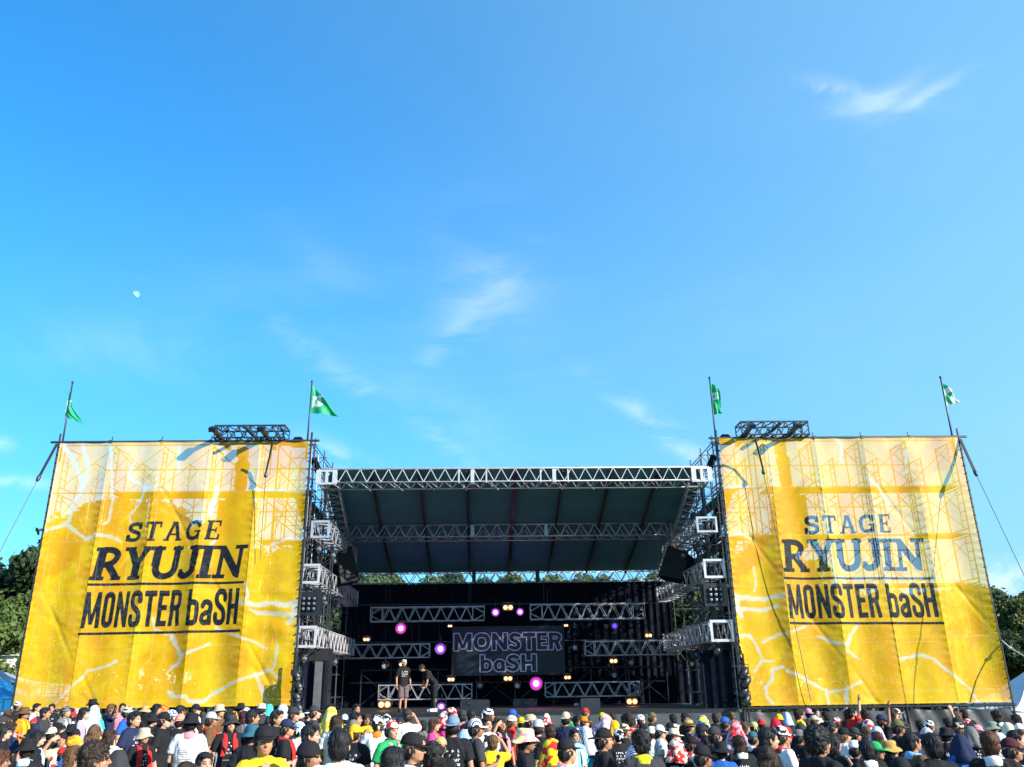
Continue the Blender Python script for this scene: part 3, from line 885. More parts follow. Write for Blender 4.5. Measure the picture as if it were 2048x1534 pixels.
# text blocks: text, font, letter gap, shear, [bottom left, bottom right, top left] pixels
TEXT_L = [('STAGE', SLAB, .14, .10, (246, 1083), (436, 1078), (251, 1044)), ('RYUJIN', HEAVY, -.02, .10, (175, 1160), (484, 1154), (184, 1095)),
          ('MONSTER baSH', COND, .075, .0, (160, 1257), (472, 1248), (172, 1184))]
BARS_L = [((174, 1169), (488, 1164)), ((155, 1268), (480, 1261))]
TEXT_R = [('STAGE', SLAB, .14, .06, (1612, 1068), (1787, 1064), (1608, 1031)), ('RYUJIN', HEAVY, -.02, .06, (1566, 1143), (1856, 1140), (1561, 1079)),
          ('MONSTER baSH', COND, .075, .0, (1581, 1237), (1880, 1234), (1572, 1168))]
BARS_R = [((1567, 1156), (1870, 1156)), ((1580, 1246), (1890, 1246))]

def make_banner(label, x0, x1, streaks, texts, bars, seed, zb, ragged):
    t = thing('banner', label, 'banner', ((x0+x1)/2, TD, zb), 'yellow mesh banners either side of the stage')
    base = wl(t)
    step = 0.026
    for k in range(5):
        a0 = x0+(x1-x0)*k/5; a1 = x0+(x1-x0)*(k+1)/5
        nu = int((a1-a0)/step); nv = int((ZT-zb)/step)
        uu, vv = np.meshgrid(np.linspace(0, 1, nu+1), np.linspace(0, 1, nv+1), indexing='ij')
        X = a0+(a1-a0)*uu; Z = zb+(ZT-zb)*vv
        # the cloth is pulled flat at the poles and bellies back between them, fullest in the middle of its height
        ph = seed*3.1+k*1.7
        belly = (.16+.05*math.sin(ph))*np.sin(PI*vv**.8)**.5
        Y = belly*(1-np.abs(2*uu-1)**1.8)
        Y += .045*np.sin(PI*uu)*np.sin(vv*5+ph) + .022*np.sin(uu*9+vv*4+ph)
        # short horizontal puckers by the lacing, long diagonal creases in places
        edge = np.exp(-((1-uu)/.12)**2)+np.exp(-(uu/.08)**2)
        Y += .010*np.sin(vv*210+2*np.sin(vv*13+ph))*edge*np.sin(PI*vv)
        rip = np.exp(-((vv-.28)/.16)**2)*(1.0 if (seed == 1 and k >= 2) else .25)
        Y += .020*rip*np.sin(vv*75+3*np.sin(uu*3+ph)+1.2*np.sin(vv*17))*np.sin(PI*uu)
        for q in range(3):
            c0 = ((k*7+q*5+seed*3) % 10)/10; sl = .12+.1*q
            dd = (vv-c0-sl*(uu-.5)*(1 if q % 2 else -1))*9
            Y += .022*np.exp(-(dd/.14)**2)*np.sin(PI*uu)
        if ragged and k == (4 if seed == 1 else 0):      # inner lower corner is torn and puckered
            e_ = (1-uu) if seed == 1 else uu
            X = X + (1 if seed == 2 else 0)*np.exp(-(e_/.06)**2)*np.exp(-(vv/.16)**2)*(.14+.10*np.sin(vv*140)+.06*np.sin(vv*317))
        pts = np.stack([X.ravel()-base.x, Y.ravel(), Z.ravel()-base.z], 1)
        idx = np.arange((nu+1)*(nv+1)).reshape(nu+1, nv+1)
        F = np.stack([idx[:-1, :-1], idx[1:, :-1], idx[1:, 1:], idx[:-1, 1:]], -1).reshape(-1, 4)
        me = bpy.data.meshes.new('banner_panel')
        me.vertices.add(len(pts)); me.vertices.foreach_set('co', pts.ravel())
        me.loops.add(F.size); me.loops.foreach_set('vertex_index', F.ravel())
        me.polygons.add(len(F)); me.polygons.foreach_set('loop_start', np.arange(0, F.size, 4))
        me.polygons.foreach_set('use_smooth', np.ones(len(F), bool))
        me.update(calc_edges=True)
        xf, zf = X.ravel(), Z.ravel()
        ink = np.full(xf.shape, 1.0)
        for (txt, font, gap, shear, bl, br, tl) in texts:
            P0 = at(*bl, TD); P1 = at(*br, TD); P2 = at(*tl, TD)
            hgt = P2.z-P0.z; ex = P1-P0
            W_ = text_width(txt, font, gap)
            U = (xf-P0.x)/ex.x*W_; V = (zf-(P0.z+ex.z*(xf-P0.x)/ex.x))/hgt
            d, _ = text_sdf(txt, font, U, V, gap, shear)
            ink = np.minimum(ink, d*min(hgt, 1)*1.0)
        for (pa, pb) in bars:
            A = at(*pa, TD); C = at(*pb, TD)
            ink = np.minimum(ink, sd_box(xf, zf, A.x, A.z, C.x, C.z, .085))
        stk = np.full(xf.shape, 1.0)
        for (w, pl) in streaks:
            q = [at(px, py, TD) for px, py in pl]
            n = len(q)
            for i in range(n-1):
                ax, az, bx, bz = q[i].x, q[i].z, q[i+1].x, q[i+1].z
                L2 = (bx-ax)**2+(bz-az)**2+1e-9
                h = np.clip(((xf-ax)*(bx-ax)+(zf-az)*(bz-az))/L2, 0, 1)
                dist = np.hypot(xf-ax-h*(bx-ax), zf-az-h*(bz-az))
                ww = w/60*.5*1.15*(1-.45*(i+h)/n)
                stk = np.minimum(stk, dist-ww)
        for nm, arr in (('ink', ink), ('streak', stk)):
            at_ = me.attributes.new(nm, 'FLOAT', 'POINT'); at_.data.foreach_set('value', arr.astype(np.float32))
        link_mesh('banner_panel', me, t, BANM)
    # lacing ties along the outer and lower edges
    for sx in (x0-.03, x1+.03):
        for i in range(30):
            z = zb+(ZT-zb)*(i+.5)/30
            block('tie', t, (sx, TD-.01, z), (.07, .05, .035), BLACKSTRAP)
    for i in range(24):
        block('tie', t, (x0+(x1-x0)*(i+.5)/24, TD-.01, zb-.03), (.03, .04, .06), BLACKSTRAP)
    return t
make_banner('yellow printed mesh banner left of the stage, lettered STAGE RYUJIN in solid dark letters', XL0, XL1, STREAKS_L, TEXT_L, BARS_L, 1, ZB+.22, True)
make_banner('yellow printed mesh banner right of the stage, lettering paled by the sky behind it', XR0, XR1, STREAKS_R, TEXT_R, BARS_R, 2, ZB, True)

# straps hanging down the front of each banner from the rigging trusses
def strap(label, pts, r, m=BLACKSTRAP, hook=True, thin=None):
    t = thing('hanging_strap', label, 'strap', pts[0])
    mb = MB(); mb.tube(pts, r, 6); mb.build('webbing', m, t)
    if hook:
        mb = MB(); mb.lathe(Vector(pts[-1])-Vector((0, 0, .12)), [(.001, -.1), (.06, -.06), (.07, 0), (.05, .1), (.001, .14)], n=8); mb.build('shackle', STEEL, t, smooth=True)
    if thin:
        mb = MB(); mb.tube([Vector(pts[-1])-Vector((0, 0, .1)), thin], .012, 5); mb.build('wire', ROPE, t)
strap('black strap with shackle hanging down the front of the left yellow banner', [at(545, 884, TD-.85), at(540, 910, TD-.55), at(532, 944, TD-.35)], .035, thin=at(520, 1120, TD-.08))
strap('black strap and long wire down the front of the right yellow banner', [at(1511, 880, TD-.85), at(1518, 906, TD-.55), at(1526, 938, TD-.35)], .035, thin=at(1622, 1405, TD-.08))

# guy ropes at the outer corners
def guy(label, p_top, p_mid, p_end, D0, D1, D2):
    a, b, c = at(*p_top, D0), at(*p_mid, D1), at(*p_end, D2)
    d = (c-b).normalized()
    e = b+d*(b.z/max(.02, -d.z)) if d.z < 0 else c
    t = thing('guy_rope', label, 'rope', a, 'guy ropes at the outer banner corners')
    mb = MB(); mb.bar(a, b, .09, .04); mb.build('strap', BLACKSTRAP, t)
    mb = MB(); mb.lathe(b, [(.001, -.16), (.06, -.1), (.07, 0), (.05, .12), (.001, .16)], axis=(b-a), n=8); mb.build('ratchet', STEEL, t, smooth=True)
    mb = MB(); mb.tube([b, e], .013, 5); mb.build('wire', ROPE, t)
guy('guy rope slanting out from the top corner of the left yellow banner', (114, 888), (77, 956), (0, 1103), TD, TD-.6, TD-1.9)
guy('guy rope slanting out from the top corner of the right yellow banner', (1920, 878), (1951, 946), (2046, 1146), TD, TD-.6, TD-1.9)
a, b = at(2004, 1281, TD), at(2048, 1312, TD-.8)
t = thing('tent_rope', 'pale knotted rope running from the right banner frame towards the white tent', 'rope', a)
mb = MB(); mb.tube([a, a.lerp(b, .35)+Vector((0, 0, -.06)), b, b+(b-a)*1.6+Vector((0, 0, -.4))], .022, 6); mb.build('cord', mat('pale_rope', (.5, .5, .48), .9), t)
mb = MB(); mb.lathe(a.lerp(b, .35)+Vector((0, 0, -.06)), [(.001, -.07), (.055, -.03), (.055, .03), (.001, .07)], axis=(b-a), n=8); mb.build('knot', mat('pale_knot', (.5, .5, .48), .9), t)

# ------------------------------------------------------------------ flags
def flag_mat():
    m, nt, p = new_mat('green_flag_cloth')
    a = nt.nodes.new('ShaderNodeAttribute'); a.attribute_name = 'ink'
    mr = nt.nodes.new('ShaderNodeMapRange'); mr.inputs[1].default_value = -.01; mr.inputs[2].default_value = .01; mr.inputs[3].default_value = 1; mr.inputs[4].default_value = 0
    nt.links.new(a.outputs['Fac'], mr.inputs[0])
    mx = nt.nodes.new('ShaderNodeMix'); mx.data_type = 'RGBA'; nt.links.new(mr.outputs[0], mx.inputs[0])
    mx.inputs[6].default_value = (.015, .46, .19, 1); mx.inputs[7].default_value = (.80, .86, .80, 1)
    nt.links.new(mx.outputs[2], p.inputs['Base Color']); p.inputs['Roughness'].default_value = .6
    tl = nt.nodes.new('ShaderNodeBsdfTranslucent'); nt.links.new(mx.outputs[2], tl.inputs['Color'])
    ms = nt.nodes.new('ShaderNodeMixShader'); ms.inputs[0].default_value = .4
    nt.links.new(p.outputs[0], ms.inputs[1]); nt.links.new(tl.outputs[0], ms.inputs[2])
    nt.links.new(ms.outputs[0], nt.nodes['Material Output'].inputs['Surface'])
    return m
FLAGM = flag_mat()
def flag(label, foot, top, hoist0, hoist1, fly0, fly1, emblem, er, waves, mid=(0, 0)):
    D = TD+.12
    a, b = at(*foot, D), at(*top, D)
    t = thing('flagpole', label, 'flag', a, 'green flags on the banner towers')
    mb = MB(); mb.tube([a-Vector((0, 0, .8)), b], [.036, .026], 8)
    mb.lathe(b, [(.026, -.02), (.05, .02), (.04, .07), (.001, .09)], n=8); mb.build('pole', STEEL, t, smooth=True)
    h0, h1, f0, f1 = [at(*p, D) for p in (hoist0, hoist1, fly0, fly1)]
    nu, nv = 26, 22; bm = bmesh.new(); g = []; inks = []
    ec = at(*emblem, D) if emblem else None
    for i in range(nu+1):
        row = []
        for j in range(nv+1):
            u = i/nu; v = j/nv
            p = (h0.lerp(h1, v)).lerp(f0.lerp(f1, v), u)
            p = p + Vector((mid[0], 0, mid[1]))*math.sin(PI*u)*math.sin(PI*v)
            p.y += waves*(.6*math.sin(u*7+v*2.5)+.35*math.sin(u*12-v*6))*u**.7 - .03*u
            p.z += -.04*math.sin(u*8)*u
            row.append(bm.verts.new(p-wl(t)))
            d = 1.0
            if ec is not None:
                x, z = (p.x-ec.x)/er, (p.z-ec.z)/er
                d = min(abs(math.hypot(x, z)-.75)-.22 if x+z*.3 < .6 else 1, abs(x-.15)+abs(z+.1)*.5-.35, max(abs(z-.7)-.12, abs(x)-.9), max(abs(x+.8)-.12, abs(z)-1.0))
            inks.append(d*er)
        g.append(row)
    for i in range(nu):
        for j in range(nv):
            f = bm.faces.new((g[i][j], g[i+1][j], g[i+1][j+1], g[i][j+1])); f.smooth = True
    me = bpy.data.meshes.new('flag_cloth'); bm.to_mesh(me); bm.free()
    at_ = me.attributes.new('ink', 'FLOAT', 'POINT'); at_.data.foreach_set('value', np.array(inks, np.float32))
    link_mesh('flag_cloth', me, t, FLAGM)
flag('green flag hanging slack from the pole on the outer corner of the left banner', (126, 882), (145, 766), (139, 782), (129, 832), (146, 815), (171, 851), (131, 812), .24, .12, mid=(-.12, -.1))
flag('green flag blown out to a point on the inner corner pole of the left banner', (615, 878), (624, 765), (624, 768), (620, 826), (655, 808), (683, 833), (637, 803), 0.24, .22, mid=(.05, .1))
flag('narrow green flag folded on the inner corner pole of the right banner', (1431, 874), (1419, 757), (1419, 760), (1427, 830), (1441, 785), (1444, 826), (1430, 793), .16, .16)
flag('pale green and white flag on the outer corner pole of the right banner', (1904, 870), (1881, 756), (1882, 762), (1894, 812), (1904, 782), (1922, 803), (1903, 797), .45, .14)

# ------------------------------------------------------------------ silver trusses running back along the stage sides
def side_truss(box, Dn, Df, label):
    x0, y0, x1, y1 = box
    a, b = at(x0, y1, Dn), at(x1, y0, Dn)
    w = b.x-a.x; h = b.z-a.z; cx = (a.x+b.x)/2; cz = (a.z+b.z)/2
    t = thing('lighting_truss', label, 'truss', (cx, (Dn+Df)/2, cz-h/2), 'silver trusses running back along the stage sides')
    truss(t, (cx, Dn, cz), (cx, Df, cz), (w, 0, 0), (0, 0, h), int((Df-Dn)/.36), .030, .023, ALU if 'lowest' in label else ALUD, mend=ALU if 'lowest' in label or 'middle' in label else ALUD, faces=('front', 'bottom', 'back'))
    return cx, cz, w, h, t
LT = []
for box, Dn, Df, lab in (((623, 1043, 658, 1074), 29.6, 36, 'highest silver truss in the wing beside the left yellow banner'),
                         ((603, 1130, 639, 1165), 29.65, 38.5, 'middle silver truss in the wing beside the left yellow banner'),
                         ((593, 1254, 632, 1293), 29.65, 38.0, 'lowest silver truss beside the left yellow banner, square end facing the crowd'),
                         ((1396, 1035, 1431, 1063), 29.6, 36, 'highest silver truss in the wing beside the right yellow banner'),
                         ((1411, 1120, 1446, 1154), 29.65, 38.5, 'middle silver truss in the wing beside the right yellow banner'),
                         ((1425, 1242, 1462, 1281), 29.65, 38.0, 'lowest silver truss beside the right yellow banner, square end facing the crowd')):
    LT.append(side_truss(box, Dn, Df, lab))

# ------------------------------------------------------------------ silver trusses hung across the back of the stage
BD = 37.6
def back_truss(x0, y0, x1, y1, n, label):
    a, b = at(x0, y1, BD), at(x1, y0, BD)
    z0, z1 = at(x0, y1, BD).z, at(x0, y0, BD).z
    t = thing('stage_truss', label, 'truss', ((a.x+b.x)/2, BD, z0), 'silver trusses hung across the back of the stage')
    h = (z1-z0)
    truss(t, (a.x, BD+.25, z0+h/2), (b.x, BD+.25, z0+h/2), (0, .5, 0), (0, 0, h), n, .028, .019, ALUD, mend=ALUD, endw=.10)
    for fx in (.12, .88):
        x = a.x+(b.x-a.x)*fx
        rod('hanger', t, (x, BD+.25, z0+h), (x, BD+.25, z0+h+1.1), .012, BLACKM)
back_truss(741, 1215, 968, 1243, 14, 'upper left silver truss on the dark stage, above the magenta lamp')
back_truss(1062, 1209, 1288, 1239, 14, 'upper right silver truss on the dark stage, above the blue lamp')
back_truss(675, 1290, 858, 1317, 10, 'middle left silver truss on the dark stage, left of the violet lamp')
back_truss(1172, 1283, 1359, 1311, 10, 'middle right silver truss on the dark stage, right of the outlined sign')
back_truss(757, 1371, 943, 1400, 10, 'low silver truss behind the two performers on the stage')
back_truss(1092, 1366, 1278, 1394, 10, 'low silver truss on the stage beside the magenta lamp below the sign')

# ------------------------------------------------------------------ lamps
def emit_mat(name, core, rim, s):  # white core fading to a dark coloured rim paints the glow into the lens
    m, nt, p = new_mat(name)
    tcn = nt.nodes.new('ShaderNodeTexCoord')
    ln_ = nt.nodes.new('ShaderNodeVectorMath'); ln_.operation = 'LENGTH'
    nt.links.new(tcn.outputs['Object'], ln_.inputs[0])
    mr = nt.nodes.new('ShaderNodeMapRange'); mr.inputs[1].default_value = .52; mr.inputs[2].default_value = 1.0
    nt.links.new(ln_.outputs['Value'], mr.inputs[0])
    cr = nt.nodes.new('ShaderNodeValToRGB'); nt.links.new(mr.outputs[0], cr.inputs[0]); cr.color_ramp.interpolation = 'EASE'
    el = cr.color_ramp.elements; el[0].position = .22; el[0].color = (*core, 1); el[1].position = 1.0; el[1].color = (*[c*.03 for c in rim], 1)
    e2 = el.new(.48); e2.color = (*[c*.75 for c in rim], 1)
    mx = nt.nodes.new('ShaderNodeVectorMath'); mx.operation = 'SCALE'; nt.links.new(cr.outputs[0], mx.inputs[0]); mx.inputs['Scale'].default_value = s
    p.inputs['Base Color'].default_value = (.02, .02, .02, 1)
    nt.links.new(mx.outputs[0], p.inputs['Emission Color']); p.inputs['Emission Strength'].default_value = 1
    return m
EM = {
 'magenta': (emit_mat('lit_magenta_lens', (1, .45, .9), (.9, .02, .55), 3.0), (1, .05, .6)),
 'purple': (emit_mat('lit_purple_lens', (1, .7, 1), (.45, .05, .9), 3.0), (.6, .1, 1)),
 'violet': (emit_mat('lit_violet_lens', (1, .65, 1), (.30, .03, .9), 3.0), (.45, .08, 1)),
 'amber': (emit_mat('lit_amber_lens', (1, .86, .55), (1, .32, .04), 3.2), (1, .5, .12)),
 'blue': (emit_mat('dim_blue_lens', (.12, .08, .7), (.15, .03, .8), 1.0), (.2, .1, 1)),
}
REFL = mat('lamp_reflector', (.55, .55, .58), .35, .3, .1, 10)
GREYL = mat('unlit_lamp_lens', (.20, .22, .26), .25, .2, .2, 20)
def disc_mesh():
    b = MB(); b.lathe((0, 0, 0), [(1.0, 0.0), (.93, .18), (.75, .36), (.45, .48), (.001, .52)], axis=(0, -1, 0), n=20)
    me = bpy.data.meshes.new('lens'); me.from_pydata(b.v, [], b.f); me.materials.append(None)
    me.polygons.foreach_set('use_smooth', [True]*len(me.polygons)); return me
LENS = disc_mesh()
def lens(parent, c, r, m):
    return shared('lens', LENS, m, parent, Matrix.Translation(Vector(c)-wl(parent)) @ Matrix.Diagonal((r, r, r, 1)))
def stage_lamp(px, py, rpx, kind, label, D=35.5, group='round lamps on the stage', power=0, name='spotlight', cat='lamp'):
    c = at(px, py, D); r = rpx/FPX*((c-CO).dot(CF))*(1.18 if kind in EM else 1)  # lit lenses are enlarged to carry their painted glow
    t = thing(name, label, cat, (c.x, c.y, c.z), group)
    mb = MB(); mb.lathe(c, [(.001, -.5), (r*.8, -.48), (r*1.05, -.30), (r*1.25, 0.02), (r*1.28, .10), (r*1.20, .10), (r*1.12, .02)], axis=(0, -1, 0), n=20)
    mb.build('housing', BLACKM, t, smooth=True)
    mb = MB(); mb.lathe(c, [(r*.9, -.03), (r*1.05, .01), (r*1.18, .06)], axis=(0, -1, 0), n=20); mb.build('reflector', REFL, t, smooth=True)
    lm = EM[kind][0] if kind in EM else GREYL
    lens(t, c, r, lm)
    mb = MB(); mb.tube([c+Vector((-r*1.3, .2, 0)), c+Vector((-r*1.3, .2, r*1.7)), c+Vector((r*1.3, .2, r*1.7)), c+Vector((r*1.3, .2, 0))], .018, 5); mb.build('yoke', BLACKM, t)
    rod('hook_clamp', t, c+Vector((0, .2, r*1.7)), c+Vector((0, .2, r*1.7+.25)), .02, BLACKM)
    if kind not in EM:
        for k in range(8):
            a = k*PI/4; q = c+Vector((math.cos(a)*r*.62, -r*.42, math.sin(a)*r*.62))
            shared('small_lens', LENS, REFL, t, Matrix.Translation(q-wl(t)) @ Matrix.Diagonal((r*.2, r*.2, r*.2, 1)))
    if power:
        l = bpy.data.lights.new('lamp_light', 'POINT'); l.energy = power*.16; l.color = EM[kind][1]; l.shadow_soft_size = r
        lo = bpy.data.objects.new('lamp_light', l); COL.objects.link(lo); lo.parent = t; lo.location = (0, -r*1.2-.1, 0)
    return t
stage_lamp(991, 1225, 5.5, 'purple', 'small purple lamp left of the amber lamp over the sign', 37, power=25)
stage_lamp(1040, 1224, 5.0, 'purple', 'small purple lamp right of the amber lamp over the sign', 37, power=25)
stage_lamp(802, 1257, 7.5, 'magenta', 'magenta lamp under the upper left truss', 36.5, power=40)
stage_lamp(881, 1298, 7.5, 'violet', 'violet lamp beside the dark outlined sign', 36.5, power=40)
stage_lamp(1072, 1367, 9, 'magenta', 'bright magenta lamp below the dark outlined sign', 36.0, power=50)
stage_lamp(883, 1413, 5.5, 'violet', 'low violet lamp beside the white shoes of the performer', 35.0, power=25)
stage_lamp(1229, 1252, 5, 'blue', 'dim blue lamp under the upper right truss', 36.5)
def blinder(px, py, rpx, label, D=36.0, power=18):
    """two bulbs side by side"""
    c = at(px, py, D); s = (c-CO).dot(CF)/FPX; r = rpx*s*1.1
    t = thing('twin_blinder', label, 'lamp', c, 'amber twin lamps on the stage')
    mb = MB(); mb.box(c+Vector((0, .12, 0)), (r*2.4, 0, 0), (0, .1, 0), (0, 0, r*1.35)); mb.build('housing', BLACKM, t)
    mb = MB(); mb.tube([c+Vector((-r*2.6, .1, 0)), c+Vector((-r*2.6, .1, r*2.2)), c+Vector((r*2.6, .1, r*2.2)), c+Vector((r*2.6, .1, 0))], .016, 5); mb.build('yoke', BLACKM, t)
    for s_ in (-1, 1):
        mb = MB(); mb.lathe(c+Vector((s_*r*1.1, .01, 0)), [(r*.7, -.02), (r*1.0, .01), (r*1.06, .05)], axis=(0, -1, 0), n=14); mb.build('reflector', REFL, t, smooth=True)
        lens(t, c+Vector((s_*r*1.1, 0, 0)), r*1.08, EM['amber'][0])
    if power:
        l = bpy.data.lights.new('lamp_light', 'POINT'); l.energy = power*.12; l.color = EM['amber'][1]; l.shadow_soft_size = r
        lo = bpy.data.objects.new('lamp_light', l); COL.objects.link(lo); lo.parent = t; lo.location = (0, -r-.12, 0)
blinder(1016, 1215, 4.2, 'amber twin lamp between the two purple lamps above the sign', 37)
blinder(733, 1279, 2.6, 'small amber twin lamp at the left above the middle left truss')
blinder(900, 1252, 1.8, 'tiny amber twin lamp left of the top of the sign', power=6)
blinder(805, 1329, 2.7, 'amber twin lamp beside the head of the blond performer')
blinder(902, 1359, 2.9, 'amber twin lamp below the left corner of the sign')
blinder(1016, 1357, 3.6, 'amber twin lamp right below the middle of the sign')
blinder(1135, 1355, 2.7, 'amber twin lamp below the right corner of the sign')
blinder(1132, 1251, 1.7, 'tiny amber twin lamp right of the top of the sign', power=6)
blinder(1297, 1271, 2.8, 'amber twin lamp between the upper and middle right trusses')
blinder(1227, 1322, 3.2, 'amber twin lamp below the middle right truss')
blinder(1264, 1403, 4.6, 'bright amber twin lamp under the end of the low right truss', 35.0, 26)
blinder(769, 1409, 5.2, 'large glowing amber twin lamp on the stage floor beside the performers', 34.0, 34)
for px, py, lab in ((1150, 1295, 'unlit round lamp right of the sign beside the middle right truss'), (1262, 1325, 'unlit round lamp below the middle right truss'),
                    (1228, 1350, 'dark unlit round lamp low under the middle right truss'), (1153, 1410, 'unlit round lamp beneath the low right truss'),
                    (960, 1371, 'unlit round lamp below the sign, above the low left truss end'), (770, 1332, 'dark unlit round lamp left of the blond performer'),
                    (1384, 1327, 'unlit round lamp in the wing beside the right banner'), (1035, 1371, 'dark unlit round lamp left of the bright magenta lamp')):
    stage_lamp(px, py, 4.6, 'none', lab, 36.0, group='unlit round lamps on the stage')

# nine-lamp panels in the wings
def nine_light(px, py, lab):
    D = 29.75
    c = at(px, py, D); s = (c-CO).dot(CF)/FPX
    t = thing('nine_light_panel', lab, 'lamp', c, 'nine-lamp panels in the wings')
    w = 23*s
    mb = MB(); mb.box(c+Vector((0, .16, 0)), (w*1.02, 0, 0), (0, .13, 0), (0, 0, w*.98)); mb.build('housing', BLACKM, t)
    for i in range(3):
        for j in range(3):
            q = c+Vector(((i-1)*10.5*s, 0, (j-1)*10.0*s))
            r = 4.2*s
            mb = MB(); mb.lathe(q, [(r*1.1, .05), (r*1.12, .01), (r*.8, -.01)], axis=(0, -1, 0), n=12); ring = mb.build('lamp_ring', BLACKM, t, smooth=True)
            lens(t, q, r*.9, GREYL)
nine_light(618, 1207, 'black panel of nine unlit round lamps in the wing by the left banner')
nine_light(1432, 1189, 'black panel of nine unlit round lamps in the wing by the right banner')

# can lights under the side trusses
def can(c, label, tilt=.6, r=.13, l=.42, group='black can lamps hung in the wings', yawd=0.0, m=None):
    t = thing('can_lamp', label, 'lamp', c, group)
    d = Vector((math.sin(yawd)*math.cos(tilt), -math.cos(yawd)*math.cos(tilt), -math.sin(tilt)))
    mb = MB(); mb.lathe(Vector(c), [(.001, -l*.5), (r*.7, -l*.5), (r, -l*.3), (r, l*.5), (r*.9, l*.5), (r*.85, l*.40)], axis=d, n=14); mb.build('housing', m or BLACKM, t, smooth=True)
    mb = MB(); mb.lathe(Vector(c)+d*l*.38, [(r*.86, 0), (r*.4, .04), (.001, .05)], axis=d, n=14); mb.build('lens', GREYL, t, smooth=True)
    mb = MB(); mb.tube([Vector(c)+Vector((-r*1.25, 0, 0)), Vector(c)+Vector((-r*1.25, 0, r*2)), Vector(c)+Vector((r*1.25, 0, r*2)), Vector(c)+Vector((r*1.25, 0, 0))], .014, 5); mb.build('yoke', BLACKM, t)
for li, side in ((0, 'left'), (1, 'left'), (2, 'left'), (3, 'right'), (4, 'right'), (5, 'right')):
    cx, cz, w, h, _ = LT[li]
    lev = ('highest', 'middle', 'lowest')[li % 3]
    for k in range(4):
        can((cx+(.12 if k % 2 else -.12), 30.0+1.5*k, cz-h/2-.30), 'black can lamp, %s from the crowd, under the %s truss in the %s wing' % (('first', 'second', 'third', 'fourth')[k], lev, side), .5, yawd=.5 if side == 'left' else -.5,
            group='can lamps under the %s truss of the %s wing' % (lev, side))
# a column of lamps clamped to the inner lower edge of each banner
ORD = ('topmost', 'second from the top', 'third from the top', 'lowest')
for (px, side, ys) in ((593, 'left', (1350, 1371, 1392, 1414)), (1489, 'right', (1346, 1364, 1383, 1400))):
    a, b = at(px, ys[0]-20, 28.9), at(px, ys[-1], 28.9)
    for k, py in enumerate(ys):
        can(at(px+(3 if k % 2 else -1), py, 28.8), "%s black lamp of the column at the %s banner's inner edge" % (ORD[k], side), .75, .13, .42, 'lamp columns at the inner banner edges', .9 if side == 'left' else -.9)
    t = thing('lamp_pole', 'black upright pole for the lamp column at the inner edge of the %s banner' % side, 'pole', (a.x, 29.0, 0))
    rod('pole', t, (a.x, 29.0, 0), (a.x, 29.0, a.z+.3), .035, BLACKM); block('foot_plate', t, (a.x, 29.0, .02), (.6, .6, .04), BLACKM)

# hanging dark speakers under the roof corners
def hang_speaker(quad, D, label):
    q = [at(*p, D+dd) for p, dd in quad]
    c = sum(q, Vector())/4
    t = thing('hanging_speaker', label, 'speaker', c, 'dark boxes hung under the roof corners')
    n = (q[1]-q[0]).cross(q[3]-q[0]).normalized()
    if n.y < 0: n = -n
    mb = MB(); mb.hexa([q[0], q[1], q[2], q[3]]+[p+n*.55 for p in q]); mb.build('cabinet', BLACKC, t)
    mb = MB(); s = [c+(p-c)*.93-n*.012 for p in q]; mb.hexa(s+[p+n*.008 for p in s]); mb.build('grille', GRILLE, t)
    for p in (q[0], q[1]): rod('hanging_chain', t, p+n*.2, p+n*.2+Vector((0, 0, 1.1)), .015, STEEL)
hang_speaker([((669, 1108), 0), ((703, 1092), .7), ((720, 1161), .7), ((682, 1168), 0)], 33.0, 'dark tilted box hung under the left corner of the stage roof')
hang_speaker([((1337, 1089), .7), ((1379, 1109), 0), ((1367, 1161), 0), ((1315, 1152), .7)], 33.0, 'dark tilted box hung under the right corner of the stage roof')

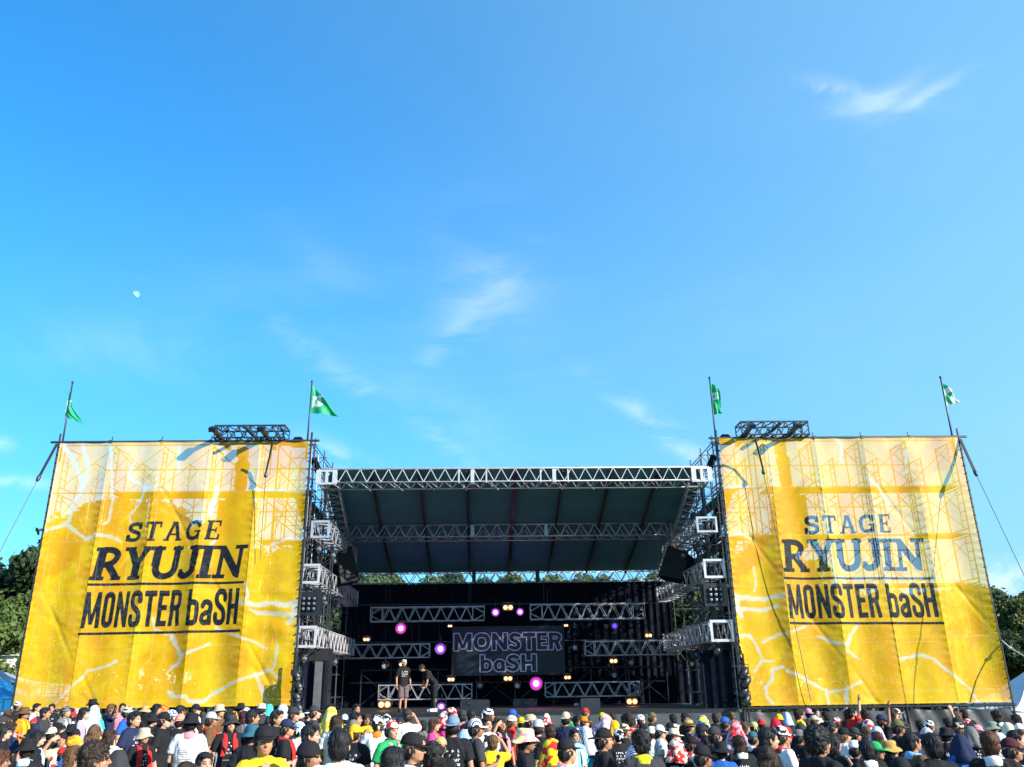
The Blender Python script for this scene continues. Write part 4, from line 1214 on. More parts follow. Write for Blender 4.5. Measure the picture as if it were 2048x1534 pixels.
# dark outlined sign
def sign():
    D = 37.2
    a = at(903, 1352, D); b = at(1131, 1348, D); c = at(904, 1256, D)
    w = b.x-a.x; h = c.z-a.z
    t = thing('logo_backdrop', 'dark cloth sign with outlined lettering MONSTER baSH hung at the back of the stage', 'sign', ((a.x+b.x)/2, D, a.z))
    m, nt, p = new_mat('outlined_sign_cloth')
    at_ = nt.nodes.new('ShaderNodeAttribute'); at_.attribute_name = 'ink'
    mr = nt.nodes.new('ShaderNodeMapRange'); mr.inputs[1].default_value = -.004; mr.inputs[2].default_value = .010; mr.inputs[3].default_value = 1; mr.inputs[4].default_value = 0
    nt.links.new(at_.outputs['Fac'], mr.inputs[0])
    mx = nt.nodes.new('ShaderNodeMix'); mx.data_type = 'RGBA'; nt.links.new(mr.outputs[0], mx.inputs[0])
    nz = nt.nodes.new('ShaderNodeTexNoise'); nz.inputs['Scale'].default_value = 2
    m0 = nt.nodes.new('ShaderNodeMix'); m0.data_type = 'RGBA'; nt.links.new(nz.outputs['Fac'], m0.inputs[0])
    m0.inputs[6].default_value = (.012, .024, .034, 1); m0.inputs[7].default_value = (.018, .034, .044, 1)
    nt.links.new(m0.outputs[2], mx.inputs[6]); mx.inputs[7].default_value = (.46, .50, .68, 1)
    nt.links.new(mx.outputs[2], p.inputs['Base Color']); p.inputs['Roughness'].default_value = .8
    step = .016; nu = int(w/step); nv = int(h/step)
    uu, vv = np.meshgrid(np.linspace(0, 1, nu+1), np.linspace(0, 1, nv+1), indexing='ij')
    X = a.x+w*uu; Z = a.z+h*vv; Y = .03*np.sin(uu*14+np.sin(vv*4))*(1-vv*.6)+.01*np.sin(uu*37)
    base = wl(t)
    pts = np.stack([X.ravel()-base.x, Y.ravel(), Z.ravel()-base.z], 1)
    idx = np.arange((nu+1)*(nv+1)).reshape(nu+1, nv+1)
    F = np.stack([idx[:-1, :-1], idx[1:, :-1], idx[1:, 1:], idx[:-1, 1:]], -1).reshape(-1, 4)
    me = bpy.data.meshes.new('sign_cloth'); me.from_pydata(pts.tolist(), [], F.tolist()); me.polygons.foreach_set('use_smooth', [True]*len(F))
    ink = np.full(pts.shape[0], 1.0)
    for txt, (x0, y0, x1, y1) in (('MONSTER', (907, 1302, 1124, 1264)), ('baSH', (960, 1344, 1073, 1308))):
        P0 = at(x0, y0, D); P1 = at(x1, y1, D)
        W_ = text_width(txt, WIDE, .055); H_ = P1.z-P0.z
        U = (X.ravel()-P0.x)/(P1.x-P0.x)*W_; V = (Z.ravel()-P0.z)/H_
        d, _ = text_sdf(txt, WIDE, U, V, .055)
        ink = np.minimum(ink, np.abs(d*H_)-.016)
    aa = me.attributes.new('ink', 'FLOAT', 'POINT'); aa.data.foreach_set('value', ink.astype(np.float32))
    me.materials.append(m)
    link_mesh('sign_cloth', me, t)
    rod('top_batten', t, (a.x-.1, D, c.z+.02), (b.x+.1, D, c.z+.02), .03, BLACKM)
sign()
# dark pipes and risers at the back
for (pa, pb, lab) in (((700, 1210), (1330, 1206), 'upper'), ((690, 1285), (905, 1284), 'middle left'), ((1130, 1281), (1340, 1279), 'middle right'), ((700, 1366), (1330, 1362), 'lower')):
    a, b = at(*pa, 38.4), at(*pb, 38.4)
    t = thing('lighting_pipe', '%s dark horizontal pipe across the back of the stage' % lab, 'pipe', (a+b)/2)
    rod('pipe', t, a, b, .028, STEEL)
    for k in range(4): rod('drop_rod', t, a.lerp(b, (k+.5)/4), a.lerp(b, (k+.5)/4)+Vector((0, 0, .7)), .014, BLACKM)
t = thing('back_scaffold', 'dark tubular scaffold riser at the back of the stage with crossed braces', 'scaffold', (1.0, 38, DZ))
for i in range(9):
    x = -5.6+1.65*i
    rod('upright', t, (x, 38.0, DZ), (x, 38.0, DZ+1.5), .022, STEEL)
    if i < 8:
        rod('cross_brace', t, (x, 38, DZ+.1), (x+1.65, 38, DZ+1.4), .012, STEEL); rod('cross_brace', t, (x+1.65, 37.98, DZ+.1), (x, 37.98, DZ+1.4), .012, STEEL)
        block('riser_board', t, (x+.825, 38.4, DZ+1.52), (1.6, .9, .05), DECK)
def flight_case(px, py, D, w, h, label):
    c = at(px, py, D); c.z = DZ+h/2+.003
    t = thing('flight_case', label, 'case', (c.x, c.y, DZ), 'black equipment on the stage floor')
    mb = MB(); mb.abox(c.x-w/2, c.x+w/2, c.y-.3, c.y+.3, DZ+.003, DZ+h); mb.build('case_body', BLACKM, t)
    for sx in (-1, 1): block('metal_edge', t, (c.x+sx*w/2, c.y-.3, DZ+h/2), (.03, .03, h*.98), STEEL)
    block('metal_edge', t, (c.x, c.y-.305, DZ+h+.004), (w, .03, .022), STEEL)
    block('handle', t, (c.x, c.y-.32, DZ+h*.6), (.18, .03, .06), STEEL)
flight_case(1050, 1416, 35.5, .9, .30, 'black flight case with metal edges on the stage under the magenta lamp')
flight_case(940, 1412, 35.5, .7, .3, 'small black case on the stage right of the low violet lamp')
def wedge(px, D, label):
    c = at(px, 1420, D)
    t = thing('stage_monitor', label, 'speaker', (c.x, D, DZ), 'wedge monitors along the stage front')
    x0, x1 = c.x-.32, c.x+.32
    mb = MB(); mb.hexa([(x0, D-.25, DZ+.003), (x1, D-.25, DZ+.003), (x1, D+.25, DZ+.003), (x0, D+.25, DZ+.003), (x0, D-.22, DZ+.38), (x1, D-.22, DZ+.38), (x1, D+.2, DZ+.1), (x0, D+.2, DZ+.1)])
    mb.build('cabinet', BLACKM, t)
    mb = MB(); mb.hexa([(x0+.04, D-.18, DZ+.375), (x1-.04, D-.18, DZ+.375), (x1-.04, D+.17, DZ+.14), (x0+.04, D+.17, DZ+.14), (x0+.04, D-.18, DZ+.39), (x1-.04, D-.18, DZ+.39), (x1-.04, D+.17, DZ+.155), (x0+.04, D+.17, DZ+.155)]); mb.build('grille', GRILLE, t)
wedge(960, 29.6, 'black wedge monitor at the stage front right of the performers')
wedge(1180, 29.6, 'black wedge monitor at the stage front below the low right truss')
# tall speaker stacks in the wings
for (px, lab) in ((628, 'left'), (1442, 'right')):
    c = at(px, 1400, 31.2)
    t = thing('speaker_stack', 'tall dark speaker stack standing in the %s wing of the stage' % lab, 'speaker', (c.x, 31.2, DZ), 'speaker stacks in the wings')
    for k in range(3):
        mb = MB(); mb.abox(c.x-.5, c.x+.5, 30.9, 31.6, DZ+.005+k*.72, DZ+.70+k*.72); cab = mb.build('cabinet', BLACKM, t)
        block('grille', cab, (c.x, 30.89, DZ+.36+k*.72), (.92, .015, .6), GRILLE)
a, b = at(637, 1323, 30), at(640, 1418, 30)
t = thing('support_column', 'grey upright column in the left wing under the lowest silver truss', 'column', (a.x, 30.1, DZ))
mb = MB(); mb.abox(a.x-.12, a.x+.12, 30.05, 30.17, DZ+.003, a.z); mb.build('column', mat('grey_column', (.10, .10, .11), .6), t)
block('foot_plate', t, (a.x, 30.11, DZ+.02), (.4, .3, .03), STEEL)

# ------------------------------------------------------------------ moon
c = ray(272, 589).normalized()*9000+CO
mb = MB(); mb.lathe(c, [(.001, -36)]+[(36*math.sin(PI*k/14), -36*math.cos(PI*k/14)) for k in range(1, 14)]+[(.001, 36)], n=24)
mm, nt_, p_ = new_mat('moon_in_daylight')
nz = nt_.nodes.new('ShaderNodeTexNoise'); nz.inputs['Scale'].default_value = .03
mxx = nt_.nodes.new('ShaderNodeMix'); mxx.data_type = 'RGBA'; nt_.links.new(nz.outputs['Fac'], mxx.inputs[0])
mxx.inputs[6].default_value = (.03, .03, .03, 1); mxx.inputs[7].default_value = (.13, .125, .12, 1)
nt_.links.new(mxx.outputs[2], p_.inputs['Base Color']); p_.inputs['Roughness'].default_value = 1
# the bright air in front of the moon: its dark side shows as sky
trn = nt_.nodes.new('ShaderNodeBsdfTransparent'); ad = nt_.nodes.new('ShaderNodeAddShader')
nt_.links.new(p_.outputs[0], ad.inputs[0]); nt_.links.new(trn.outputs[0], ad.inputs[1])
nt_.links.new(ad.outputs[0], nt_.nodes['Material Output'].inputs['Surface'])
# the half turned from the sun is flattened away: it never shows against the bright sky
ax = (CR*.80+CU*.60).normalized()
for q, v in enumerate(mb.v):
    k = (v-c).dot(ax)
    if k < 0: mb.v[q] = v-ax*k*.70
mo = mb.build('moon', mm, None, smooth=True)
tag(mo, 'pale half moon in the blue sky above the left banner', 'moon')

# ------------------------------------------------------------------ trees
def leaf_mat(name, c1, c2):
    m, nt, p = new_mat(name)
    tcn = nt.nodes.new('ShaderNodeTexCoord')
    nz = nt.nodes.new('ShaderNodeTexNoise'); nz.inputs['Scale'].default_value = .9; nz.inputs['Detail'].default_value = 5
    nt.links.new(tcn.outputs['Object'], nz.inputs['Vector'])
    mr = nt.nodes.new('ShaderNodeMapRange'); mr.inputs[1].default_value = .35; mr.inputs[2].default_value = .65; nt.links.new(nz.outputs['Fac'], mr.inputs[0])
    mx = nt.nodes.new('ShaderNodeMix'); mx.data_type = 'RGBA'; nt.links.new(mr.outputs[0], mx.inputs[0])
    mx.inputs[6].default_value = (*c1, 1); mx.inputs[7].default_value = (*c2, 1)
    nt.links.new(mx.outputs[2], p.inputs['Base Color']); p.inputs['Roughness'].default_value = .6; p.inputs['Specular IOR Level'].default_value = .3
    tl = nt.nodes.new('ShaderNodeBsdfTranslucent'); nt.links.new(mx.outputs[2], tl.inputs['Color'])
    ms = nt.nodes.new('ShaderNodeMixShader'); ms.inputs[0].default_value = .22
    nt.links.new(p.outputs[0], ms.inputs[1]); nt.links.new(tl.outputs[0], ms.inputs[2])
    nt.links.new(ms.outputs[0], nt.nodes['Material Output'].inputs['Surface'])
    return m
LEAF = [leaf_mat('dark_evergreen_leaves', (.028, .050, .022), (.050, .085, .030)), leaf_mat('sunlit_mid_green_leaves', (.055, .100, .024), (.115, .165, .040)), leaf_mat('sunlit_olive_leaves', (.075, .105, .028), (.140, .165, .052))]  # mid green and olive are brightened to paint sunlight into the leaves
BARK = mat('tree_bark', (.06, .045, .035), .9, 0, .3, 5, .5, 20)
def crown_mesh(seed, n=9000, rad=(3.2, 3.0, 3.4), lobes=16, leaf=.20):
    r = np.random.default_rng(seed)
    cs = []
    for i in range(lobes):
        a = r.uniform(0, 2*PI); e = r.uniform(-.5, 1.0); q = r.uniform(.35, .80)
        cs.append((math.cos(a)*math.cos(e)*rad[0]*q, math.sin(a)*math.cos(e)*rad[1]*q, math.sin(e)*rad[2]*q, r.uniform(.8, 1.5)))
    cs = np.array(cs)
    k = r.integers(0, lobes, n)
    d = r.normal(size=(n, 3)); d /= np.linalg.norm(d, axis=1)[:, None]
    d[:, 2] = np.where((d[:, 2] < -.2) & (r.random(n) < .7), -d[:, 2], d[:, 2])
    rr = cs[k, 3]*(.62+.42*r.random(n)**.6)
    P = cs[k, :3]+d*rr[:, None]*np.array([1, 1, .85])
    # twigs sticking out here and there
    tw = r.random(n) < .05
    P[tw] += d[tw]*r.uniform(.1, .32, tw.sum())[:, None]
    nrm = d*.7+r.normal(size=(n, 3))*.55; nrm /= np.linalg.norm(nrm, axis=1)[:, None]
    t = np.cross(nrm, r.normal(size=(n, 3))); t /= np.linalg.norm(t, axis=1)[:, None]
    b = np.cross(nrm, t)
    s = leaf*r.uniform(.55, 1.25, n)[:, None]
    V = np.stack([P-t*s, P-b*s*.55+nrm*s*.12, P+t*s, P+b*s*.55+nrm*s*.12], 1).reshape(-1, 3)
    F = np.arange(n*4).reshape(n, 4)
    me = bpy.data.meshes.new('crown')
    me.vertices.add(n*4); me.vertices.foreach_set('co', V.ravel())
    me.loops.add(n*4); me.loops.foreach_set('vertex_index', F.ravel())
    me.polygons.add(n); me.polygons.foreach_set('loop_start', np.arange(0, n*4, 4))
    me.update(calc_edges=True)
    me.materials.append(None)
    me['top'] = float(np.quantile(V[:, 2], .999))
    return me
CROWNS = [crown_mesh(11), crown_mesh(12, rad=(3.6, 3.2, 2.8)), crown_mesh(13, rad=(2.7, 2.7, 4.0), lobes=18), crown_mesh(14, rad=(3.3, 3.2, 3.2), lobes=20)]
def trunk_mesh(seed):
    r = random.Random(seed); b = MB()
    b.tube([(0, 0, 0), (.05, 0, 1.5), (-.05, .08, 3.2), (.1, 0, 5.2)], [.26, .21, .17, .09], 8)
    for i in range(6):
        a = r.uniform(0, 2*PI); z = r.uniform(2.2, 4.4); l = r.uniform(1.3, 2.3)
        b.tube([(0, 0, z), (math.cos(a)*l*.5, math.sin(a)*l*.5, z+.7), (math.cos(a)*l, math.sin(a)*l, z+1.7)], [.10, .07, .03], 6)
    me = bpy.data.meshes.new('trunk'); me.from_pydata(b.v, [], b.f); me.materials.append(BARK); return me
TRUNKS = [trunk_mesh(3), trunk_mesh(5)]
rt_ = random.Random(21)
def tree(px, top, D, label, kind=0, width=1.0, grp='trees behind the stage and banners'):
    p = at(px, top, D); H = max(3.5, p.z)
    t = thing('broadleaf_tree', label, 'tree', (p.x, D, 0), grp, rt_.uniform(0, 6.28))
    s = H/9.2
    tm = link_mesh('trunk', TRUNKS[rt_.randrange(2)], t); tm.scale = (s, s, s)
    c = CROWNS[rt_.randrange(4)]
    o = shared('crown', c, LEAF[kind], t, Matrix.Translation((0, 0, H-c['top']*s)) @ Matrix.Diagonal((s*width, s*width, s, 1)))
    if H > 6:       # a lower skirt of foliage so that the belt reads as closed
        c2 = CROWNS[rt_.randrange(4)]
        shared('lower_crown', c2, LEAF[kind], t, Matrix.Translation((rt_.uniform(-.6, .6), rt_.uniform(-.6, .6), H*.42)) @ Matrix.Diagonal((s*width*.95, s*width*.95, s*.9, 1)))
# seen clear of the banners, left
tree(8, 1128, 52, 'tall dark tree at the far left edge beyond the left banner', 0, 1.1)
tree(48, 1142, 50, 'dark round tree just outside the left edge of the left banner', 0, 1.0)
tree(22, 1180, 46, 'lower mid green tree in front of the dark trees at the far left', 1, .95)
tree(60, 1205, 47, 'mid green tree partly hidden by the left edge of the left banner', 1, .9)
tree(-40, 1130, 55, 'dark tree outside the left border of the view', 0, 1.1)
# seen clear of the banners, right
tree(2010, 1176, 50, 'sunlit mid green tree just outside the right edge of the right banner', 1, 1.1)
tree(2040, 1196, 48, 'olive green tree at the far right edge behind the white tent', 2, 1.0)
tree(1985, 1260, 45, 'dark shaded tree low beside the right edge of the right banner', 0, 1.1)
tree(2035, 1275, 44, 'dark shaded tree low at the far right behind the white tent', 0, 1.1)
tree(2090, 1185, 52, 'dark tree outside the right border of the view', 0, 1.1)
# through the gap under the roof
GAP = ('at the left end of the gap under the roof', 'by the first opening of sky', 'just left of the second joint', 'left of the dark joint plate', 'right of the dark joint plate', 'over the amber lamp', 'over the right purple lamp', 'left of the right joint', 'right of the right joint', 'over the upper right truss', 'at the right end of the gap under the roof')
for i, (px, top, k) in enumerate(((716, 1146, 1), (765, 1149, 1), (792, 1152, 2), (885, 1150, 1), (930, 1147, 0), (1008, 1151, 1), (1052, 1151, 2), (1110, 1148, 1), (1145, 1149, 1), (1240, 1153, 2), (1300, 1149, 1))):
    tree(px, top, 53+(i % 3)*2, 'tree top between roof and curtain, %s' % GAP[i], k, .8)
# beside the stage, through the open scaffold
tree(1350, 1150, 50, 'tree seen through the scaffold between the stage and the right banner', 1, .9)
tree(1395, 1180, 48, 'dark tree seen through the scaffold close to the right banner edge', 0, .9)
tree(1430, 1120, 51, 'mid green tree seen through the scaffold at the right banner edge', 1, 1.0)
tree(640, 1130, 51, 'dark tree seen through the scaffold between the left banner and the stage', 0, 1.0)
tree(600, 1110, 53, 'dark tree at the inner edge of the left banner behind the scaffold', 0, 1.0)
# dimly through the mesh of the banners
LB = ('by its outer edge', 'below its left lightning print', 'left of the STAGE lettering', 'behind the S of STAGE', 'behind the T of STAGE', 'behind the A of STAGE', 'behind the G of STAGE', 'right of the STAGE lettering', 'right of the RYUJIN lettering', 'by its inner edge')
RB = ('by its inner edge', 'left of the RYUJIN lettering', 'behind the R of RYUJIN', 'below the R of RYUJIN', 'below the Y of RYUJIN', 'below the U of RYUJIN', 'below the J of RYUJIN', 'below the N of RYUJIN', 'right of the RYUJIN lettering', 'near its outer edge', 'by its lower outer corner')
for i, (px, top, k) in enumerate(((110, 1120, 0), (165, 1060, 0), (215, 1005, 0), (262, 1002, 0), (305, 1030, 1), (345, 1005, 0), (395, 1050, 0), (440, 1080, 1), (490, 1095, 0), (545, 1092, 0))):
    tree(px, top, 50+(px % 3)*1.5, 'tree dimly visible through the left yellow banner, %s' % LB[i], k, 1.0)
for i, (px, top, k) in enumerate(((1470, 1095, 0), (1510, 1082, 0), (1550, 1100, 1), (1600, 1160, 0), (1650, 1165, 0), (1705, 1170, 1), (1760, 1175, 0), (1810, 1190, 1), (1865, 1185, 0), (1905, 1165, 0), (1950, 1190, 1))):
    tree(px, top, 50+(px % 3)*1.5, 'tree dimly visible through the right yellow banner, %s' % RB[i], k, .95)

# added low leaf belt: blocks bright sky behind the lower banners
def added_undergrowth():
    r = np.random.default_rng(77); n = 16000
    P = np.stack([r.uniform(-62, 66, n), r.uniform(46.5, 49.5, n), np.zeros(n)], 1)
    top = 3.4+.7*np.sin(P[:, 0]*.5)+.5*np.sin(P[:, 0]*1.3+2)
    P[:, 2] = top*r.random(n)**.75
    nrm = np.stack([r.normal(size=n)*.6, -.8+r.normal(size=n)*.5, r.normal(size=n)*.6+.4], 1); nrm /= np.linalg.norm(nrm, axis=1)[:, None]
    t = np.cross(nrm, r.normal(size=(n, 3))); t /= np.linalg.norm(t, axis=1)[:, None]; b = np.cross(nrm, t)
    s_ = .30*r.uniform(.6, 1.3, n)[:, None]
    V = np.stack([P-t*s_, P-b*s_*.6, P+t*s_, P+b*s_*.6], 1).reshape(-1, 3)
    me = bpy.data.meshes.new('added_undergrowth'); me.from_pydata(V.tolist(), [], np.arange(n*4).reshape(n, 4).tolist())
    o = link_mesh('added_undergrowth', me, None, LEAF[0]); o['kind'] = 'stuff'; o['label'] = 'added belt of dark leaves along the foot of the trees'
added_undergrowth()
# ------------------------------------------------------------------ tents and building at the edges
TENTB = mat('blue_tent_cloth', (.02, .28, .60), .6, 0, .12, 2, .2, 6)
TENTW = mat('white_tent_cloth', (.78, .79, .80), .6, 0, .06, 2, .2, 6)
TENTG = mat('grey_blue_tent_cloth', (.30, .36, .45), .6, 0, .12, 2, .2, 6)
def tent(cx, D, w, d, ze, zp, label, roofm, wallm, grp=None):
    t = thing('marquee_tent', label, 'tent', (cx, D, 0), grp)
    x0, x1, y0, y1 = cx-w/2, cx+w/2, D-d/2, D+d/2
    ap = Vector((cx, D, zp))
    cs = [Vector((x0, y0, ze)), Vector((x1, y0, ze)), Vector((x1, y1, ze)), Vector((x0, y1, ze))]
    for i in range(4):
        a, b = cs[i], cs[(i+1) % 4]; n = 8; bm = bmesh.new(); rows = []
        for k in range(n+1):
            f = k/n; wd = 1-f
            row = []
            for j in range(9):
                p = a.lerp(b, j/8).lerp(ap, f); p.z -= .28*math.sin(PI*f)*(1-.5*f) - .05*math.cos(j*PI/2)*wd
                row.append(bm.verts.new(p-wl(t)))
            rows.append(row)
        for k in range(n):
            for j in range(8):
                try: f_ = bm.faces.new((rows[k][j], rows[k][j+1], rows[k+1][j+1], rows[k+1][j])); f_.smooth = True
                except ValueError: pass
        me = bpy.data.meshes.new('roof_panel'); bm.to_mesh(me); bm.free(); link_mesh('roof_panel', me, t, roofm)
        out = ((a+b)/2-Vector((cx, D, ze))).normalized()*.012
        mb = MB(); mb.quad(a+out-Vector((0, 0, .38)), b+out-Vector((0, 0, .38)), b+out-Vector((0, 0, .01)), a+out-Vector((0, 0, .01))); mb.build('valance', roofm, t)
        if wallm is not None and i in (0, 1, 2, 3):
            bm = bmesh.new(); rows = []
            for j in range(21):
                p = a.lerp(b, j/20)-out*3; o_ = out.normalized()*.04*math.sin(j*1.9)
                rows.append([bm.verts.new(Vector((p.x+o_.x*(1-z/ze), p.y+o_.y*(1-z/ze), z))-wl(t)) for z in (0.02, ze*.5, ze-.03)])
            for j in range(20):
                for z in range(2): f_ = bm.faces.new((rows[j][z], rows[j+1][z], rows[j+1][z+1], rows[j][z+1])); f_.smooth = True
            me = bpy.data.meshes.new('side_wall'); bm.to_mesh(me); bm.free(); link_mesh('side_wall', me, t, wallm)
        rod('tent_pole', t, (a.x*.995+cx*.005, a.y, 0), (a.x*.995+cx*.005, a.y, ze), .03, ALU)
c = at(-18, 1398, 33); tent(c.x, 33, 3.6, 3.6, at(0, 1398, 33).z, at(0, 1352, 33).z, 'blue roofed white sided tent at the far left edge behind the crowd', TENTB, TENTW, 'tents beside the banners')
c = at(-20, 1360, 41); tent(c.x, 41, 5.0, 5.0, at(0, 1370, 41).z, at(20, 1335, 41).z, 'grey blue tent roof behind the blue tent at the far left', TENTG, TENTG, 'tents beside the banners')
c = at(2075, 1420, 32.5); tent(c.x, 32.5, 4.4, 4.4, at(2040, 1420, 32.5).z, at(2050, 1338, 32.5).z, 'white marquee tent at the far right edge beside the right banner', TENTW, TENTW, 'tents beside the banners')
# pale building at the far left
c0, c1 = at(-60, 1400, 45), at(16, 1400, 45)
zt_ = at(0, 1312, 45).z
t = thing('pale_building', 'small pale building with dark windows at the far left behind the tents', 'building', ((c0.x+c1.x)/2, 47, 0))
mb = MB(); mb.abox(c0.x, c1.x, 45, 49, 0, zt_); mb.build('wall', mat('pale_wall', (.72, .70, .64), .85, 0, .06, 1, .2, 12), t)
mb = MB(); mb.hexa([(c0.x-.2, 44.8, zt_+.003), (c1.x+.15, 44.8, zt_+.003), (c1.x+.15, 49.2, zt_+.003), (c0.x-.2, 49.2, zt_+.003), (c0.x-.2, 46.9, zt_+.5), (c1.x-.3, 46.9, zt_+.5), (c1.x-.3, 47.1, zt_+.5), (c0.x-.2, 47.1, zt_+.5)]); mb.build('roof', mat('pale_roof', (.55, .54, .5), .8), t)
GLS = mat('dark_window_glass', (.02, .025, .03), .08)
for k in range(3):
    wx = c1.x-.35-.75*k
    f = block('window', t, (wx, 44.985, zt_-1.1), (.42, .05, .7), TENTW)
    o = block('pane', f, (wx, 44.95, zt_-1.1), (.34, .05, .6), GLS)
    o.parent = t; o.name = 'window_pane'

def hash_(s): return sum(ord(c)*(i+3) for i, c in enumerate(s))
# ------------------------------------------------------------------ people
def ico(bm, c, r, rot=None, sub=2):
    m = Matrix.Translation(c) @ (rot.to_4x4() if rot is not None else Matrix()) @ Matrix.Diagonal((*r, 1))
    bmesh.ops.create_icosphere(bm, subdivisions=sub, radius=1.0, matrix=m)
def cap(bm, a, b, ra, rb, n=12):
    a, b = Vector(a), Vector(b)
    mb = MB(); k = 5
    d = (b-a).normalized()
    prof = []
    for i in range(k+1): th = PI/2*i/k; prof.append((max(.0005, ra*math.sin(th)), -ra*math.cos(th)))
    L_ = (b-a).length
    for i in range(k+1): th = PI/2*i/k; prof.append((max(.0005, rb*math.cos(th)), L_+rb*math.sin(th)))
    mb.lathe(a, prof, axis=d, n=n)
    vs = [bm.verts.new(v) for v in mb.v]
    for f in mb.f: bm.faces.new([vs[i] for i in f])
    m = len(prof)
    bm.faces.new([vs[i] for i in reversed(range(n))]); bm.faces.new([vs[(m-1)*n+i] for i in range(n)])
def loft(bm, rings, n=20):
    """rings: (cx, cy, z, rx, ry)"""
    rows = []
    for (cx, cy, z, rx, ry) in rings:
        rows.append([bm.verts.new((cx+rx*math.cos(2*PI*k/n), cy+ry*math.sin(2*PI*k/n), z)) for k in range(n)])
    for i in range(len(rows)-1):
        for k in range(n): bm.faces.new((rows[i][k], rows[i][(k+1) % n], rows[i+1][(k+1) % n], rows[i+1][k]))
    bm.faces.new(list(reversed(rows[0]))); bm.faces.new(rows[-1])
def remesh(bm, name, voxel, smooth=3, warp=None):
    me = bpy.data.meshes.new(name); bmesh.ops.recalc_face_normals(bm, faces=bm.faces); bm.to_mesh(me); bm.free()
    o = bpy.data.objects.new(name, me); COL.objects.link(o)
    md = o.modifiers.new('r', 'REMESH'); md.mode = 'VOXEL'; md.voxel_size = voxel; md.use_smooth_shade = True
    if smooth:
        ms = o.modifiers.new('s', 'SMOOTH'); ms.factor = .5; ms.iterations = smooth
    dg = bpy.context.evaluated_depsgraph_get()
    out = bpy.data.meshes.new_from_object(o.evaluated_get(dg))
    out.name = name
    bpy.data.objects.remove(o); bpy.data.meshes.remove(me)
    if warp is not None:
        for v in out.vertices: v.co = warp(v.co)
    out.polygons.foreach_set('use_smooth', [True]*len(out.polygons))
    return out

HEADC = Vector((0, .015, 1.60))
def bm_head(bm):
    ico(bm, (0, .0, 1.625), (.076, .095, .092), sub=3)
    ico(bm, (0, .03, 1.575), (.066, .075, .085), sub=3)
    ico(bm, (0, .062, 1.528), (.042, .040, .030))                       # chin
    ico(bm, (0, .085, 1.628), (.055, .022, .014))                       # brow
    cap(bm, (0, .098, 1.612), (0, .117, 1.575), .008, .0125)            # nose
    ico(bm, (0, .098, 1.570), (.019, .014, .009))
    ico(bm, (0, .094, 1.544), (.025, .013, .0065)); ico(bm, (0, .092, 1.534), (.021, .013, .0065))   # lips
    for s in (-1, 1):
        ico(bm, (s*.038, .068, 1.575), (.022, .028, .022))              # cheek
        ico(bm, (s*.077, .002, 1.588), (.011, .020, .031), Matrix.Rotation(s*.35, 3, 'Z'))
def hand(bm, wrist, d, n, thumb_side):
    """wrist point, direction of the hand, palm normal (towards which fingers curl)"""
    d = Vector(d).normalized(); n = (Vector(n)-d*Vector(n).dot(d)).normalized(); s = d.cross(n)*thumb_side
    w = Vector(wrist)
    for k, o in enumerate((.030, .010, -.010, -.028)):
        cap(bm, w+s*o*.6, w+d*.085+s*o, .017, .014, 8)
    for k, (o, l) in enumerate(((.034, .066), (.011, .078), (-.012, .072), (-.034, .056))):
        b0 = w+d*.088+s*o
        b1 = b0+(d*.9+n*.25+s*o*1.5).normalized()*l*.5
        b2 = b1+(d*.7+n*.65+s*o*1.0).normalized()*l*.32
        b3 = b2+(d*.4+n*.9).normalized()*l*.25
        cap(bm, b0, b1, .0105, .0095, 8); cap(bm, b1, b2, .0095, .0088, 8); cap(bm, b2, b3, .0088, .0078, 8)
    t0 = w+d*.028+s*.03; t1 = t0+(d*.65+s*.8+n*.25).normalized()*.036; t2 = t1+(d*.85+s*.35+n*.35).normalized()*.03
    cap(bm, w+d*.015+s*.012, t0, .018, .014, 8); cap(bm, t0, t1, .013, .0105, 8); cap(bm, t1, t2, .0105, .009, 8)
S_R, S_L = Vector((.185, -.005, 1.375)), Vector((-.185, -.005, 1.375))
POSES = {   # (elbow, wrist, hand direction, palm normal) for right (+x) and left arms; the body faces +y
 'down': (((.245, -.03, 1.10), (.255, .05, .855), (.0, .15, -1), (-1, .2, 0)), ((-.245, -.03, 1.10), (-.255, .05, .855), (0, .15, -1), (1, .2, 0))),
 'phone': (((.235, .03, 1.10), (.10, .26, 1.16), (-.5, .5, .5), (-.3, -.3, 1)), ((-.235, .03, 1.10), (-.10, .26, 1.13), (.6, .5, .3), (.3, -.3, 1))),
 'chest': (((.25, .06, 1.12), (.075, .18, 1.33), (-.6, -.05, .6), (0, -1, .2)), ((-.25, .06, 1.12), (-.075, .18, 1.30), (.6, -.05, .6), (0, -1, .2))),
 'shade': (((.30, .16, 1.40), (.17, .15, 1.62), (-.75, -.15, .35), (.1, -1, -.2)), ((-.245, -.03, 1.10), (-.255, .05, .855), (0, .15, -1), (1, .2, 0))),
 'raise': (((.25, .08, 1.62), (.20, .12, 1.87), (-.05, .1, 1), (0, 1, 0)), ((-.245, -.03, 1.10), (-.255, .05, .855), (0, .15, -1), (1, .2, 0))),
 'crossed': (((.24, .02, 1.12), (-.02, .20, 1.17), (-1, .0, .1), (0, -1, 0)), ((-.24, .02, 1.12), (.02, .17, 1.13), (1, .0, .1), (0, -1, 0))),
 'lean': (((.225, .18, 1.16), (.22, .36, .95), (0, .66, -.75), (-1, .1, 0)), ((-.225, .20, 1.18), (-.18, .40, 1.02), (.1, .66, -.7), (1, .1, .2))),
}
def lean_warp(ang):
    def w(co):
        z0 = .92
        if co.z <= z0-.08: return co
        f = min(1, (co.z-(z0-.08))/.22); a = ang*f
        p = Vector((co.x, co.y, co.z-z0)); c, s = math.cos(a), math.sin(a)
        return Vector((p.x, p.y*c+p.z*s, z0-p.y*s+p.z*c))
    return w
